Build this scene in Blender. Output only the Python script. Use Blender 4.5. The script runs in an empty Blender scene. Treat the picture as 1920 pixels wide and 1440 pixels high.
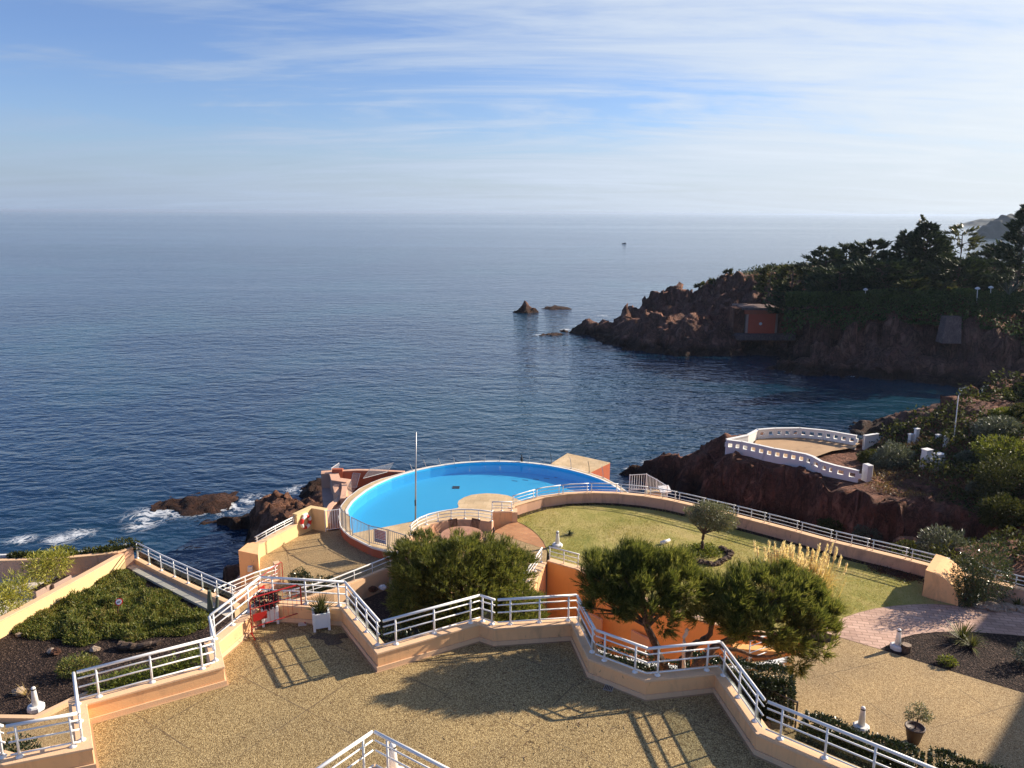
import bpy, math, random
import numpy as np
from mathutils import Matrix, Vector
from mathutils.geometry import tessellate_polygon
C = bpy.context.scene.collection
R = math.radians
rng = np.random.default_rng(7)
random.seed(7)

# ------------------------------------------------------------------ camera
CAM_Z = 10.0; F = 1442.0; PITCH = R(12.57); ROLL = 0.0052
cam = bpy.data.cameras.new('camera'); camo = bpy.data.objects.new('camera', cam); C.objects.link(camo)
cam.sensor_fit = 'HORIZONTAL'; cam.sensor_width = 36.0; cam.lens = 36.0 * F / 1920.0
cam.clip_start = 0.1; cam.clip_end = 120000
ROT = Matrix.Rotation(R(90) - PITCH, 3, 'X') @ Matrix.Rotation(ROLL, 3, 'Z')
camo.matrix_world = Matrix.Translation((0, 0, CAM_Z)) @ ROT.to_4x4()
bpy.context.scene.camera = camo

def W(px, py, z):
    """point of height z seen at reference pixel (px, py)"""
    d = ROT @ Vector((px - 960.0, 720.0 - py, -F))
    t = (z - CAM_Z) / d.z
    return (d.x * t, d.y * t, z)
def Wd(px, py, y):
    """point at depth y seen at pixel"""
    d = ROT @ Vector((px - 960.0, 720.0 - py, -F))
    t = y / d.y
    return (d.x * t, y, CAM_Z + d.z * t)

# ------------------------------------------------------------------ light
SUN_EL = R(26.5); SUN_AZ = R(67.0)      # azimuth from +Y towards +X
sdir = Vector((math.cos(SUN_EL) * math.sin(SUN_AZ), math.cos(SUN_EL) * math.cos(SUN_AZ), math.sin(SUN_EL)))
sl = bpy.data.lights.new('sun', 'SUN'); sl.energy = 5.0; sl.angle = R(0.6); sl.color = (1.0, 0.87, 0.70)
so = bpy.data.objects.new('sun', sl); C.objects.link(so)
so.rotation_euler = sdir.to_track_quat('Z', 'Y').to_euler(); so.location = (30, 20, 40)

sc = bpy.context.scene
sc.view_settings.view_transform = 'Standard'; sc.view_settings.look = 'None'
sc.view_settings.exposure = 0.85; sc.view_settings.gamma = 1.0
sc.cycles.max_bounces = 8; sc.cycles.transparent_max_bounces = 12
sc.cycles.volume_bounces = 0
sc.cycles.use_denoising = True

class NT:
    """small node helper"""
    def __init__(s, tree):
        s.t = tree; s.n = tree.nodes; s.l = tree.links
    def a(s, typ, ins=None, **kw):
        nd = s.n.new(typ)
        for k, v in kw.items(): setattr(nd, k, v)
        for k, v in (ins or {}).items():
            sock = nd.inputs[k]
            if isinstance(v, bpy.types.NodeSocket): s.l.new(v, sock)
            else: sock.default_value = v
        return nd
    def math(s, op, a, b=0.0, c=0.0, clamp=False):
        nd = s.n.new('ShaderNodeMath'); nd.operation = op; nd.use_clamp = clamp
        for i, v in enumerate((a, b, c)):
            if isinstance(v, bpy.types.NodeSocket): s.l.new(v, nd.inputs[i])
            else: nd.inputs[i].default_value = v
        return nd.outputs[0]
    def ramp(s, fac, stops, interp='LINEAR'):
        nd = s.n.new('ShaderNodeValToRGB'); nd.color_ramp.interpolation = interp
        e = nd.color_ramp.elements
        while len(e) < len(stops): e.new(0.5)
        for i, (p, c) in enumerate(stops):
            e[i].position = p; e[i].color = (*c, 1) if len(c) == 3 else c
        s.l.new(fac, nd.inputs[0]); return nd.outputs[0]
    def mix(s, fac, a, b, mode='MIX'):
        nd = s.n.new('ShaderNodeMix'); nd.data_type = 'RGBA'; nd.blend_type = mode
        for k, v in ((0, fac), (6, a), (7, b)):
            if isinstance(v, bpy.types.NodeSocket): s.l.new(v, nd.inputs[k])
            else: nd.inputs[k].default_value = v if k == 0 else ((*v, 1) if len(v) == 3 else v)
        return nd.outputs[2]
    def noise(s, vec, scale, detail=4.0, rough=0.55, dist=0.0):
        return s.a('ShaderNodeTexNoise', {'Vector': vec, 'Scale': scale, 'Detail': detail, 'Roughness': rough, 'Distortion': dist}).outputs[0]
    def mapping(s, vec, scale=(1, 1, 1), rot=(0, 0, 0), loc=(0, 0, 0)):
        return s.a('ShaderNodeMapping', {'Vector': vec, 'Scale': scale, 'Rotation': rot, 'Location': loc}).outputs[0]

# ------------------------------------------------------------------ world
wd = bpy.data.worlds.new('World'); sc.world = wd; wd.use_nodes = True
nt = NT(wd.node_tree); nt.n.clear()
sky = nt.a('ShaderNodeTexSky', sky_type='NISHITA', sun_disc=False, sun_elevation=SUN_EL, sun_rotation=SUN_AZ,
           altitude=0.0, air_density=1.0, dust_density=0.5, ozone_density=1.4)
tc = nt.a('ShaderNodeTexCoord').outputs['Generated']
sep = nt.a('ShaderNodeSeparateXYZ', {0: tc})
zz = nt.math('ADD', nt.math('MAXIMUM', sep.outputs[2], 0.0), 0.11)
uv = nt.a('ShaderNodeCombineXYZ', {0: nt.math('DIVIDE', sep.outputs[0], zz), 1: nt.math('DIVIDE', sep.outputs[1], zz), 2: 0.0}).outputs[0]
uvr = nt.mapping(uv, (0.62, 1.1, 1), (0, 0, R(-28)), (1.7, 4.3, 0))
n1 = nt.noise(uvr, 0.7, 9, 0.62, 1.6)
n2 = nt.noise(nt.mapping(uv, (0.5, 2.4, 1), (0, 0, R(-34)), (6, 1, 0)), 0.95, 9, 0.62, 1.1)
n3 = nt.noise(nt.mapping(uv, (1, 1, 1), (0, 0, 0), (9.2, 3, 0)), 0.16, 3, 0.5, 0.2)
sund = nt.a('ShaderNodeVectorMath', {0: tc, 1: tuple(sdir)}, operation='DOT_PRODUCT').outputs['Value']
glow = nt.math('POWER', nt.math('MAXIMUM', sund, 0.0), 3.0)
cov = nt.math('ADD', nt.math('MULTIPLY', n1, 1.0), nt.math('ADD', nt.math('MULTIPLY', n2, 0.75), nt.math('MULTIPLY', n3, 0.2)))
cov = nt.math('ADD', cov, nt.math('MULTIPLY', nt.math('ADD', sund, -0.44), 0.48))
gx = nt.math('POWER', nt.math('DIVIDE', nt.math('ADD', sep.outputs[0], -0.0), 0.36), 2.0); gz = nt.math('POWER', nt.math('DIVIDE', nt.math('ADD', sep.outputs[2], -0.125), 0.065), 2.0)
gap = nt.math('SUBTRACT', 1.0, nt.math('ADD', gx, gz), clamp=True)
cov = nt.math('SUBTRACT', cov, nt.math('MULTIPLY', gap, 0.20))
cov = nt.math('SUBTRACT', cov, nt.math('MULTIPLY', nt.math('SUBTRACT', nt.math('MAXIMUM', sep.outputs[2], 0.24), 0.24), 0.75))
cmask = nt.ramp(nt.math('MULTIPLY', cov, 0.8), [(0.60, (0.0,) * 3), (0.70, (0.38,) * 3), (0.84, (0.80,) * 3), (1.0, (0.97,) * 3)], 'B_SPLINE')
hz = nt.math('SUBTRACT', 1.0, nt.math('DIVIDE', nt.math('MAXIMUM', sep.outputs[2], 0.0), nt.math('ADD', 0.05, nt.math('MULTIPLY', n1, 0.11))), clamp=True)
hz = nt.math('MULTIPLY', nt.math('POWER', hz, 0.7), 0.97)
cmask = nt.math('SUBTRACT', 1.0, nt.math('MULTIPLY', nt.math('SUBTRACT', 1.0, cmask), nt.math('SUBTRACT', 1.0, hz)))
glow2 = nt.math('POWER', nt.math('MAXIMUM', nt.math('ADD', sund, 0.1), 0.0), 1.2)
bright = nt.math('MULTIPLY', nt.math('ADD', 3.25, nt.math('MULTIPLY', glow2, 2.9)), nt.math('ADD', 0.78, nt.math('ADD', nt.math('MULTIPLY', n2, 0.24), nt.math('MULTIPLY', n1, 0.22))))
ccol = nt.a('ShaderNodeVectorMath', {0: nt.mix(nt.math('MULTIPLY', glow2, 1.15, clamp=True), (0.78, 0.98, 1.32), (0.93, 1.0, 1.06)), 'Scale': bright}, operation='SCALE').outputs[0]
skyc = nt.mix(1.0, sky.outputs[0], (0.60, 0.71, 1.0), 'MULTIPLY')
col = nt.mix(cmask, skyc, ccol)
bg = nt.a('ShaderNodeBackground', {'Color': col, 'Strength': 0.085})
nt.l.new(bg.outputs[0], nt.a('ShaderNodeOutputWorld').inputs[0])

# ------------------------------------------------------------------ materials
def newmat(name):
    m = bpy.data.materials.new(name); m.use_nodes = True
    t = NT(m.node_tree); t.n.clear()
    return m, t
def finish(t, shader, disp=None):
    o = t.a('ShaderNodeOutputMaterial'); t.l.new(shader, o.inputs[0])
def bump(t, h, strength, dist):
    return t.a('ShaderNodeBump', {'Height': h, 'Strength': strength, 'Distance': dist}).outputs[0]
def pos(t): return t.a('ShaderNodeNewGeometry').outputs['Position']
def princ(t, col, rough=0.6, normal=None, spec=0.4, metal=0.0, **kw):
    ins = {'Base Color': col if isinstance(col, bpy.types.NodeSocket) else (*col, 1), 'Roughness': rough, 'Metallic': metal, 'Specular IOR Level': spec}
    if normal is not None: ins['Normal'] = normal
    ins.update(kw)
    return t.a('ShaderNodeBsdfPrincipled', ins).outputs[0]

def m_plain(name, col, rough=0.5, var=0.12, scale=3.0, bmp=0.0, spec=0.4, metal=0.0, stain=None):
    m, t = newmat(name); p = pos(t)
    n = t.noise(p, scale, 6, 0.6)
    c = t.mix(n, tuple(max(0, x * (1 - var)) for x in col), tuple(min(1, x * (1 + var)) for x in col))
    if stain:
        sn = t.noise(t.mapping(p, (1.0, 1.0, 0.35)), stain[1], 7, 0.65, 0.6)
        c = t.mix(t.ramp(sn, [(stain[2], (0, 0, 0)), (stain[2] + 0.16, (stain[3],) * 3)]), c, stain[0])
    nb = bump(t, t.noise(p, 60, 3), bmp, 0.01) if bmp else None
    finish(t, princ(t, c, rough, nb, spec, metal)); return m

def m_stucco(name, col, stain=(0.30, 0.20, 0.15), amt=0.5):
    m, t = newmat(name); p = pos(t)
    n = t.noise(p, 0.9, 6, 0.6)
    c = t.mix(n, tuple(x * 0.9 for x in col), tuple(min(1, x * 1.1) for x in col))
    s1 = t.noise(t.mapping(p, (1.3, 1.3, 0.4)), 1.6, 8, 0.7, 0.8)
    c = t.mix(t.ramp(s1, [(0.50, (0, 0, 0)), (0.74, (amt,) * 3)]), c, stain)
    s2 = t.noise(t.mapping(p, (2, 2, 1.2)), 3.2, 5, 0.7, 1.5)
    c = t.mix(t.ramp(s2, [(0.63, (0, 0, 0)), (0.69, (amt * 0.9,) * 3)]), c, tuple(x * 0.45 for x in stain))
    nb = bump(t, t.noise(p, 45, 4, 0.6), 0.35, 0.012)
    finish(t, princ(t, c, 0.85, nb, 0.2)); return m

def m_gravel(name, dark, mid, light, slab=2.0, rot=0.0, size=42.0, seam=True):
    m, t = newmat(name); p = pos(t)
    v = t.a('ShaderNodeTexVoronoi', {'Vector': p, 'Scale': size, 'Randomness': 1.0})
    rnd = t.a('ShaderNodeSeparateColor', {0: v.outputs['Color']}).outputs[0]
    c = t.ramp(rnd, [(0.0, dark), (0.3, mid), (0.7, light), (1.0, tuple(min(1, x * 1.35) for x in light))])
    edge = t.ramp(v.outputs['Distance'], [(0.35, (0, 0, 0)), (0.75, (0.75,) * 3)])
    c = t.mix(edge, c, tuple(x * 0.55 for x in dark))
    v2 = t.a('ShaderNodeTexVoronoi', {'Vector': p, 'Scale': size * 0.42, 'Randomness': 1.0})
    r2 = t.a('ShaderNodeSeparateColor', {0: v2.outputs['Color']}).outputs[1]
    c = t.mix(t.ramp(r2, [(0.72, (0, 0, 0)), (0.95, (0.5,) * 3)]), c, tuple(x * 0.8 for x in dark))
    big = t.noise(p, 0.35, 5, 0.6)
    c = t.mix(1.0, c, t.ramp(big, [(0.3, (0.78, 0.78, 0.8)), (0.7, (1.15, 1.12, 1.05))]), 'MULTIPLY')
    st = t.noise(t.mapping(p, (1, 1, 1), (0, 0, 0.7)), 1.1, 7, 0.7, 0.9)
    c = t.mix(t.ramp(st, [(0.6, (0, 0, 0)), (0.8, (0.35,) * 3)]), c, tuple(x * 0.7 for x in dark))
    hgt = v.outputs['Distance']
    if seam:
        q = t.mapping(p, (1, 1, 1), (0, 0, rot))
        s = t.a('ShaderNodeSeparateXYZ', {0: q})
        lines = []
        for ax in (0, 1):
            f = t.math('FRACT', t.math('DIVIDE', s.outputs[ax], slab))
            wv = t.math('MULTIPLY', t.math('SUBTRACT', t.noise(p, 2.0, 3), 0.5), 0.012)
            d = t.math('ABSOLUTE', t.math('ADD', t.math('SUBTRACT', f, 0.5), wv))
            lines.append(t.math('LESS_THAN', d, 0.015 / slab))
        ln = t.math('MAXIMUM', lines[0], lines[1])
        brk = t.ramp(t.noise(p, 0.8, 3), [(0.36, (0.1,) * 3), (0.6, (0.65,) * 3)])
        c = t.mix(t.math('MULTIPLY', ln, brk), c, (0.10, 0.07, 0.045))
    nb = bump(t, hgt, 0.5, 0.02)
    finish(t, princ(t, c, 0.85, nb, 0.25)); return m

def m_paver(name, a, b, mortar, sx=0.22, sy=0.11, rot=0.0, mw=0.008):
    m, t = newmat(name); p = pos(t)
    br = t.a('ShaderNodeTexBrick', {'Vector': t.mapping(p, (1, 1, 1), (0, 0, rot)), 'Color1': (*a, 1), 'Color2': (*b, 1), 'Mortar': (*mortar, 1),
             'Scale': 1.0, 'Mortar Size': mw, 'Mortar Smooth': 0.2, 'Brick Width': sx, 'Row Height': sy})
    c = t.mix(1.0, br.outputs[0], t.ramp(t.noise(p, 0.8, 5, 0.65), [(0.3, (0.78,) * 3), (0.7, (1.12,) * 3)]), 'MULTIPLY')
    c = t.mix(1.0, c, t.ramp(t.noise(p, 14, 3, 0.6), [(0.3, (0.9,) * 3), (0.7, (1.07,) * 3)]), 'MULTIPLY')
    nb = bump(t, t.math('SUBTRACT', t.noise(p, 30, 3), br.outputs[1]), 0.3, 0.01)
    finish(t, princ(t, c, 0.8, nb, 0.25)); return m

def m_leaf(name, cols, transl=0.35, scale=1.2, rough=0.5, spec=0.35, hue=0.5):
    """foliage; each leaf its own tint, plus broad patches of young and old growth"""
    m, t = newmat(name); g = t.a('ShaderNodeNewGeometry')
    rnd = g.outputs['Random Per Island']
    n = t.noise(g.outputs['Position'], scale, 4, 0.6)
    f = t.math('ADD', t.math('MULTIPLY', rnd, 0.5), t.math('MULTIPLY', n, 0.5))
    k = len(cols)
    c = t.ramp(f, [(0.2 + 0.6 * i / max(1, k - 1), cc) for i, cc in enumerate(cols)])
    d = princ(t, c, rough, None, spec)
    tr = t.a('ShaderNodeBsdfTranslucent', {'Color': t.mix(1.0, c, (1.25, 1.2, 0.7), 'MULTIPLY')}).outputs[0]
    mx = t.a('ShaderNodeMixShader', {0: transl, 1: d, 2: tr}).outputs[0]
    finish(t, mx); return m

def m_rock(name, c1, c2, c3, scale=0.35, bs=0.9):
    m, t = newmat(name); p = pos(t)
    n = t.noise(p, scale, 9, 0.68, 0.4)
    n2 = t.noise(t.mapping(p, (1, 1, 0.32), (R(12), R(-8), 0)), scale * 3.2, 10, 0.72, 0.9)
    n3 = t.noise(t.mapping(p, (1, 1, 1.6)), scale * 11, 6, 0.7, 0.5)
    f = t.math('ADD', t.math('MULTIPLY', n, 0.45), t.math('ADD', t.math('MULTIPLY', n2, 0.35), t.math('MULTIPLY', n3, 0.2)))
    c = t.ramp(f, [(0.36, c1), (0.5, c2), (0.64, c3)])
    rid = t.math('ABSOLUTE', t.math('SUBTRACT', n2, 0.5))
    crack = t.ramp(rid, [(0.0, (0.4,) * 3), (0.035, (1,) * 3)])
    c = t.mix(1.0, c, crack, 'MULTIPLY')
    zc = t.a('ShaderNodeSeparateXYZ', {0: p}).outputs[2]
    wet = t.ramp(t.math('MULTIPLY', t.math('ADD', t.math('SUBTRACT', zc, SEA_Z), t.math('MULTIPLY', n2, 0.9)), 0.42), [(0.55, (0.26,) * 3), (1.0, (1,) * 3)])
    c = t.mix(1.0, c, wet, 'MULTIPLY')
    rid3 = t.math('ABSOLUTE', t.math('SUBTRACT', n, 0.5))
    h = t.math('ADD', t.math('MULTIPLY', n2, 0.8), t.math('ADD', t.math('MULTIPLY', t.math('MINIMUM', rid, 0.08), 5.0), t.math('ADD', t.math('MULTIPLY', n3, 0.35), t.math('MULTIPLY', rid3, 1.5))))
    nb = bump(t, h, bs, 0.16 / scale)
    finish(t, princ(t, c, 0.85, nb, 0.25)); return m

M = {}
SEA_Z = -14.0
M['white'] = m_plain('white_paint', (0.80, 0.79, 0.77), 0.35, 0.05, 6)
M['whitewall'] = m_plain('whitewashed_masonry', (0.74, 0.73, 0.70), 0.8, 0.08, 2, 0.2, stain=((0.36, 0.33, 0.30), 1.5, 0.58, 0.6))
M['orange'] = m_stucco('orange_stucco', (0.86, 0.50, 0.245), (0.40, 0.24, 0.15), 0.6)
M['coping'] = m_stucco('peach_coping', (0.76, 0.50, 0.30), (0.40, 0.29, 0.21), 0.45)
M['yellow'] = m_stucco('yellow_stucco', (0.76, 0.55, 0.28), (0.45, 0.33, 0.2), 0.25)
M['deeporange'] = m_stucco('deep_orange_render', (0.92, 0.45, 0.15), (0.5, 0.24, 0.1), 0.3)
M['pinkwall'] = m_stucco('weathered_pink_render', (0.68, 0.41, 0.28), (0.27, 0.17, 0.13), 0.7)
M['redwall'] = m_stucco('brick_red_render', (0.42, 0.125, 0.065), (0.24, 0.12, 0.1), 0.6)
M['door'] = m_plain('peach_door_paint', (0.74, 0.45, 0.27), 0.5, 0.06)
M['gravel'] = m_gravel('washed_gravel_paving', (0.19, 0.12, 0.05), (0.40, 0.285, 0.122), (0.58, 0.445, 0.225), 2.05, R(34), 62)
M['gravel2'] = m_gravel('washed_gravel_paving_lower', (0.24, 0.15, 0.066), (0.46, 0.315, 0.15), (0.60, 0.45, 0.245), 3.2, R(-20), 55)
M['paver'] = m_paver('pink_block_paving', (0.64, 0.43, 0.33), (0.50, 0.32, 0.24), (0.30, 0.19, 0.14), 0.42, 0.2, R(12), 0.014)
M['brick'] = m_paver('terracotta_paving', (0.52, 0.26, 0.12), (0.44, 0.20, 0.095), (0.40, 0.24, 0.14), 0.45, 0.15, R(25), 0.012)
M['tile'] = m_paver('cream_coping_tiles', (0.64, 0.48, 0.29), (0.57, 0.41, 0.23), (0.45, 0.32, 0.19), 0.5, 0.5, R(8), 0.008)
M['pale'] = m_plain('pale_concrete', (0.62, 0.55, 0.45), 0.8, 0.12, 1.5, 0.2, stain=((0.3, 0.25, 0.2), 1.2, 0.55, 0.6))
M['hutred'] = m_plain('red_boathouse_paint', (0.52, 0.105, 0.055), 0.7, 0.12, 1.5)
M['mauve'] = m_plain('mauve_concrete', (0.40, 0.28, 0.23), 0.85, 0.12, 1.2, 0.2, stain=((0.2, 0.14, 0.12), 1.2, 0.55, 0.6))
M['grey_metal'] = m_plain('galvanised_metal', (0.42, 0.42, 0.42), 0.4, 0.1, 5, 0, 0.5, 0.6)
M['dark_metal'] = m_plain('dark_metal', (0.06, 0.06, 0.06), 0.5, 0.1, 5, 0, 0.5, 0.3)
M['red_metal'] = m_plain('red_painted_steel', (0.38, 0.018, 0.015), 0.4, 0.1, 4)
M['red'] = m_plain('red_plastic', (0.62, 0.03, 0.02), 0.4, 0.05)
M['blue'] = m_plain('blue_ink', (0.05, 0.09, 0.30), 0.5, 0.05)
M['black'] = m_plain('black_plastic', (0.02, 0.02, 0.02), 0.5, 0.1)
M['wood'] = m_plain('dark_wood', (0.11, 0.05, 0.03), 0.55, 0.25, 9)
M['tabletop'] = m_plain('terracotta_table', (0.46, 0.24, 0.14), 0.45, 0.2, 4, stain=((0.3, 0.13, 0.08), 2, 0.5, 0.6))
M['pot'] = m_plain('dark_clay_pot', (0.09, 0.06, 0.05), 0.6, 0.15)
M['dirt'] = m_plain('tan_dirt_paving', (0.42, 0.27, 0.15), 0.9, 0.25, 0.6, 0.3, stain=((0.2, 0.12, 0.07), 0.5, 0.52, 0.7))
M['mauvestone'] = m_rock('mauve_masonry', (0.10, 0.07, 0.065), (0.18, 0.125, 0.115), (0.28, 0.2, 0.18), 0.9, 0.5)
M['bark'] = m_rock('pine_bark', (0.06, 0.04, 0.03), (0.14, 0.095, 0.07), (0.25, 0.19, 0.15), 2.5, 0.8)
M['palebark'] = m_plain('pale_wood', (0.6, 0.55, 0.48), 0.8, 0.2, 5)
M['stone'] = m_rock('garden_stone', (0.25, 0.17, 0.12), (0.42, 0.32, 0.24), (0.58, 0.48, 0.38), 1.6, 0.5)
M['darkstone'] = m_rock('dark_edging_stone', (0.05, 0.03, 0.025), (0.12, 0.08, 0.06), (0.2, 0.14, 0.1), 1.8, 0.6)
M['rock'] = m_rock('red_porphyry', (0.07, 0.034, 0.026), (0.235, 0.10, 0.062), (0.42, 0.2, 0.12), 0.35)
M['rocklit'] = m_rock('orange_porphyry', (0.06, 0.032, 0.024), (0.22, 0.10, 0.06), (0.42, 0.215, 0.12), 0.45)
M['rockfar'] = m_rock('brown_porphyry', (0.07, 0.036, 0.029), (0.23, 0.11, 0.077), (0.37, 0.20, 0.135), 0.22)
M['cape'] = m_plain('wooded_cape', (0.07, 0.075, 0.065), 0.9, 0.4, 0.02)

m, t = newmat('dark_bark_mulch'); p = pos(t)
v = t.a('ShaderNodeTexVoronoi', {'Vector': t.mapping(p, (1, 1.7, 1), (0, 0, 0.6)), 'Scale': 17.0})
rr = t.a('ShaderNodeSeparateColor', {0: v.outputs['Color']}).outputs[0]
c = t.ramp(rr, [(0.0, (0.012, 0.008, 0.007)), (0.6, (0.034, 0.021, 0.017)), (0.9, (0.07, 0.045, 0.034)), (1, (0.15, 0.10, 0.075))])
c = t.mix(t.ramp(t.noise(p, 0.7, 5), [(0.5, (0, 0, 0)), (0.75, (0.4,) * 3)]), c, (0.055, 0.032, 0.02))
finish(t, princ(t, c, 0.9, bump(t, t.math('ADD', v.outputs['Distance'], t.noise(p, 9, 4)), 0.9, 0.06), 0.2)); M['mulch'] = m

m, t = newmat('dry_lawn'); p = pos(t)
n = t.noise(p, 0.42, 6, 0.62, 0.5); n2 = t.noise(t.mapping(p, (2.2, 1, 1), (0, 0, 0.5)), 7.0, 6, 0.7); n3 = t.noise(p, 55, 3, 0.6)
f = t.math('ADD', t.math('MULTIPLY', n, 0.6), t.math('ADD', t.math('MULTIPLY', n2, 0.28), t.math('MULTIPLY', n3, 0.16)))
c = t.ramp(f, [(0.36, (0.15, 0.165, 0.038)), (0.46, (0.29, 0.275, 0.072)), (0.55, (0.43, 0.36, 0.128)), (0.68, (0.52, 0.39, 0.18))])
finish(t, princ(t, c, 0.9, bump(t, t.math('ADD', n3, n2), 0.7, 0.06), 0.15)); M['lawn'] = m

# pool liner and still water
m, t = newmat('blue_pool_liner'); p = pos(t)
c = t.mix(t.noise(p, 0.5, 4), (0.07, 0.58, 0.92), (0.09, 0.64, 0.97))
finish(t, princ(t, c, 0.5, None, 0.3)); M['liner'] = m
m, t = newmat('pool_water'); p = pos(t)
nb = bump(t, t.noise(p, 2.6, 4, 0.6, 0.4), 0.22, 0.06)
fr = t.a('ShaderNodeFresnel', {'IOR': 1.33, 'Normal': nb}).outputs[0]
tr = t.a('ShaderNodeBsdfTransparent', {'Color': (0.96, 0.995, 1.0, 1)}).outputs[0]
gl = t.a('ShaderNodeBsdfGlossy', {'Roughness': 0.02, 'Normal': nb}).outputs[0]
finish(t, t.a('ShaderNodeMixShader', {0: t.math('MULTIPLY', fr, 0.55), 1: tr, 2: gl}).outputs[0]); M['poolwater'] = m
m, t = newmat('railing_glass')
fr = t.a('ShaderNodeFresnel', {'IOR': 1.45}).outputs[0]
tr = t.a('ShaderNodeBsdfTransparent', {'Color': (0.80, 0.84, 0.83, 1)}).outputs[0]
gl = t.a('ShaderNodeBsdfGlossy', {'Roughness': 0.03}).outputs[0]
finish(t, t.a('ShaderNodeMixShader', {0: t.math('ADD', fr, 0.04), 1: tr, 2: gl}).outputs[0]); M['glass'] = m

# sea
SEA = -14.0
FOAM = [(W(430, 948, SEA), 4.6), (W(380, 950, SEA), 4.6), (W(330, 956, SEA), 4.2), (W(285, 966, SEA), 4.2), (W(470, 940, SEA), 3.6), (W(560, 918, SEA), 2.6), (W(265, 985, SEA), 2.6), (W(150, 1000, SEA), 2.4),
        (W(110, 1012, SEA), 2.4), (W(40, 1012, SEA), 2.0), (W(1062, 618, SEA), 3), (W(1010, 628, SEA), 2.5), (W(1130, 592, SEA), 3.5),
        (W(1480, 697, SEA), 2.2), (W(1215, 868, SEA), 1.6), (W(1180, 880, SEA), 1.2), (W(1060, 578, SEA), 2.5), (W(1600, 705, SEA), 1.8)]
m, t = newmat('sea_water'); p = pos(t)
camv = t.a('ShaderNodeVectorMath', {0: p, 1: (0, 0, SEA)}, operation='DISTANCE').outputs['Value']
w1 = t.noise(t.mapping(p, (0.55, 1.0, 1), (0, 0, R(-9))), 0.40, 2.5, 0.5, 0.5)
w2 = t.noise(t.mapping(p, (0.65, 1.0, 1), (0, 0, R(14))), 1.15, 2, 0.5, 0.6)
w3 = t.noise(t.mapping(p, (0.35, 1.0, 1), (0, 0, R(-4))), 0.055, 4, 0.5, 0.3)
w4 = t.noise(t.mapping(p, (0.3, 1.0, 1), (0, 0, R(3))), 0.012, 4, 0.55, 0.2)
calm = t.ramp(t.noise(t.mapping(p, (0.22, 1.0, 1), (0, 0, R(2))), 0.004, 5, 0.55, 0.5), [(0.35, (0.45,) * 3), (0.65, (1.15,) * 3)])
h = t.math('ADD', t.math('MULTIPLY', w1, 1.2), t.math('ADD', t.math('MULTIPLY', w2, 0.62), t.math('ADD', t.math('MULTIPLY', w3, 1.1), t.math('MULTIPLY', w4, 1.0))))
h = t.math('MULTIPLY', h, calm)
nb = bump(t, h, 1.0, 0.46)
cc = t.mix(t.ramp(t.noise(p, 0.021, 4, 0.55, 0.4), [(0.45, (0, 0, 0)), (0.7, (1,) * 3)]), (0.004, 0.021, 0.052), (0.009, 0.052, 0.078))
fm = None
for (cx, cy, _), r in FOAM:
    dd = t.a('ShaderNodeVectorMath', {0: p, 1: (cx, cy, SEA)}, operation='DISTANCE').outputs['Value']
    g = t.math('SUBTRACT', 1.0, t.math('DIVIDE', dd, r), clamp=True)
    fm = g if fm is None else t.math('MAXIMUM', fm, g)
fn = t.noise(p, 0.55, 8, 0.72, 1.2)
rid = t.math('SUBTRACT', 1.0, t.math('MULTIPLY', t.math('ABSOLUTE', t.math('SUBTRACT', fn, 0.5)), 9.0), clamp=True)
fm = t.ramp(t.math('ADD', t.math('MULTIPLY', fm, 0.62), t.math('MULTIPLY', rid, 0.42)), [(0.62, (0, 0, 0)), (0.90, (0.8,) * 3)])
fm = t.math('MULTIPLY', fm, 1.0)
c = t.mix(fm, cc, (0.75, 0.78, 0.8))
finish(t, princ(t, c, t.math('ADD', 0.07, t.math('MULTIPLY', fm, 0.6)), nb, 0.8, 0.0, **{'IOR': 1.333})); M['sea'] = m

# foliage
M['pine'] = m_leaf('pine_needles', [(0.03, 0.044, 0.014), (0.085, 0.108, 0.028), (0.18, 0.198, 0.052), (0.31, 0.295, 0.10)], 0.48, 2.2)
M['hedge'] = m_leaf('glossy_hedge_leaves', [(0.012, 0.022, 0.009), (0.028, 0.045, 0.016), (0.05, 0.07, 0.024)], 0.15, 1.5, 0.3, 0.6)
M['juniper'] = m_leaf('juniper_sprays', [(0.04, 0.062, 0.015), (0.11, 0.145, 0.03), (0.22, 0.225, 0.05), (0.26, 0.18, 0.06)], 0.32, 1.3)
M['olive'] = m_leaf('olive_leaves', [(0.08, 0.09, 0.05), (0.17, 0.18, 0.105), (0.27, 0.275, 0.175)], 0.25, 2.0)
M['bamboo'] = m_leaf('yellow_green_leaves', [(0.12, 0.14, 0.025), (0.32, 0.32, 0.06), (0.56, 0.48, 0.11)], 0.4, 1.5)
M['straw'] = m_leaf('pampas_straw', [(0.36, 0.25, 0.09), (0.55, 0.40, 0.17), (0.7, 0.56, 0.30)], 0.4, 2.0)
M['plume'] = m_leaf('pampas_plumes', [(0.66, 0.55, 0.38), (0.80, 0.69, 0.50), (0.85, 0.77, 0.62)], 0.45, 2.0)
M['oleander'] = m_leaf('oleander_leaves', [(0.02, 0.035, 0.012), (0.05, 0.07, 0.022), (0.10, 0.12, 0.05)], 0.25, 1.5, 0.3, 0.6)
M['greyleaf'] = m_leaf('grey_green_leaves', [(0.06, 0.075, 0.055), (0.12, 0.14, 0.10), (0.2, 0.22, 0.165)], 0.2, 1.2)
M['maquis'] = m_leaf('scrub_leaves', [(0.025, 0.035, 0.014), (0.055, 0.068, 0.022), (0.12, 0.12, 0.035)], 0.25, 0.7, 0.6, 0.12)
M['cypress'] = m_leaf('dark_cypress_foliage', [(0.014, 0.024, 0.013), (0.038, 0.058, 0.026), (0.075, 0.098, 0.04)], 0.12, 0.25, 0.6, 0.12)
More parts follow.
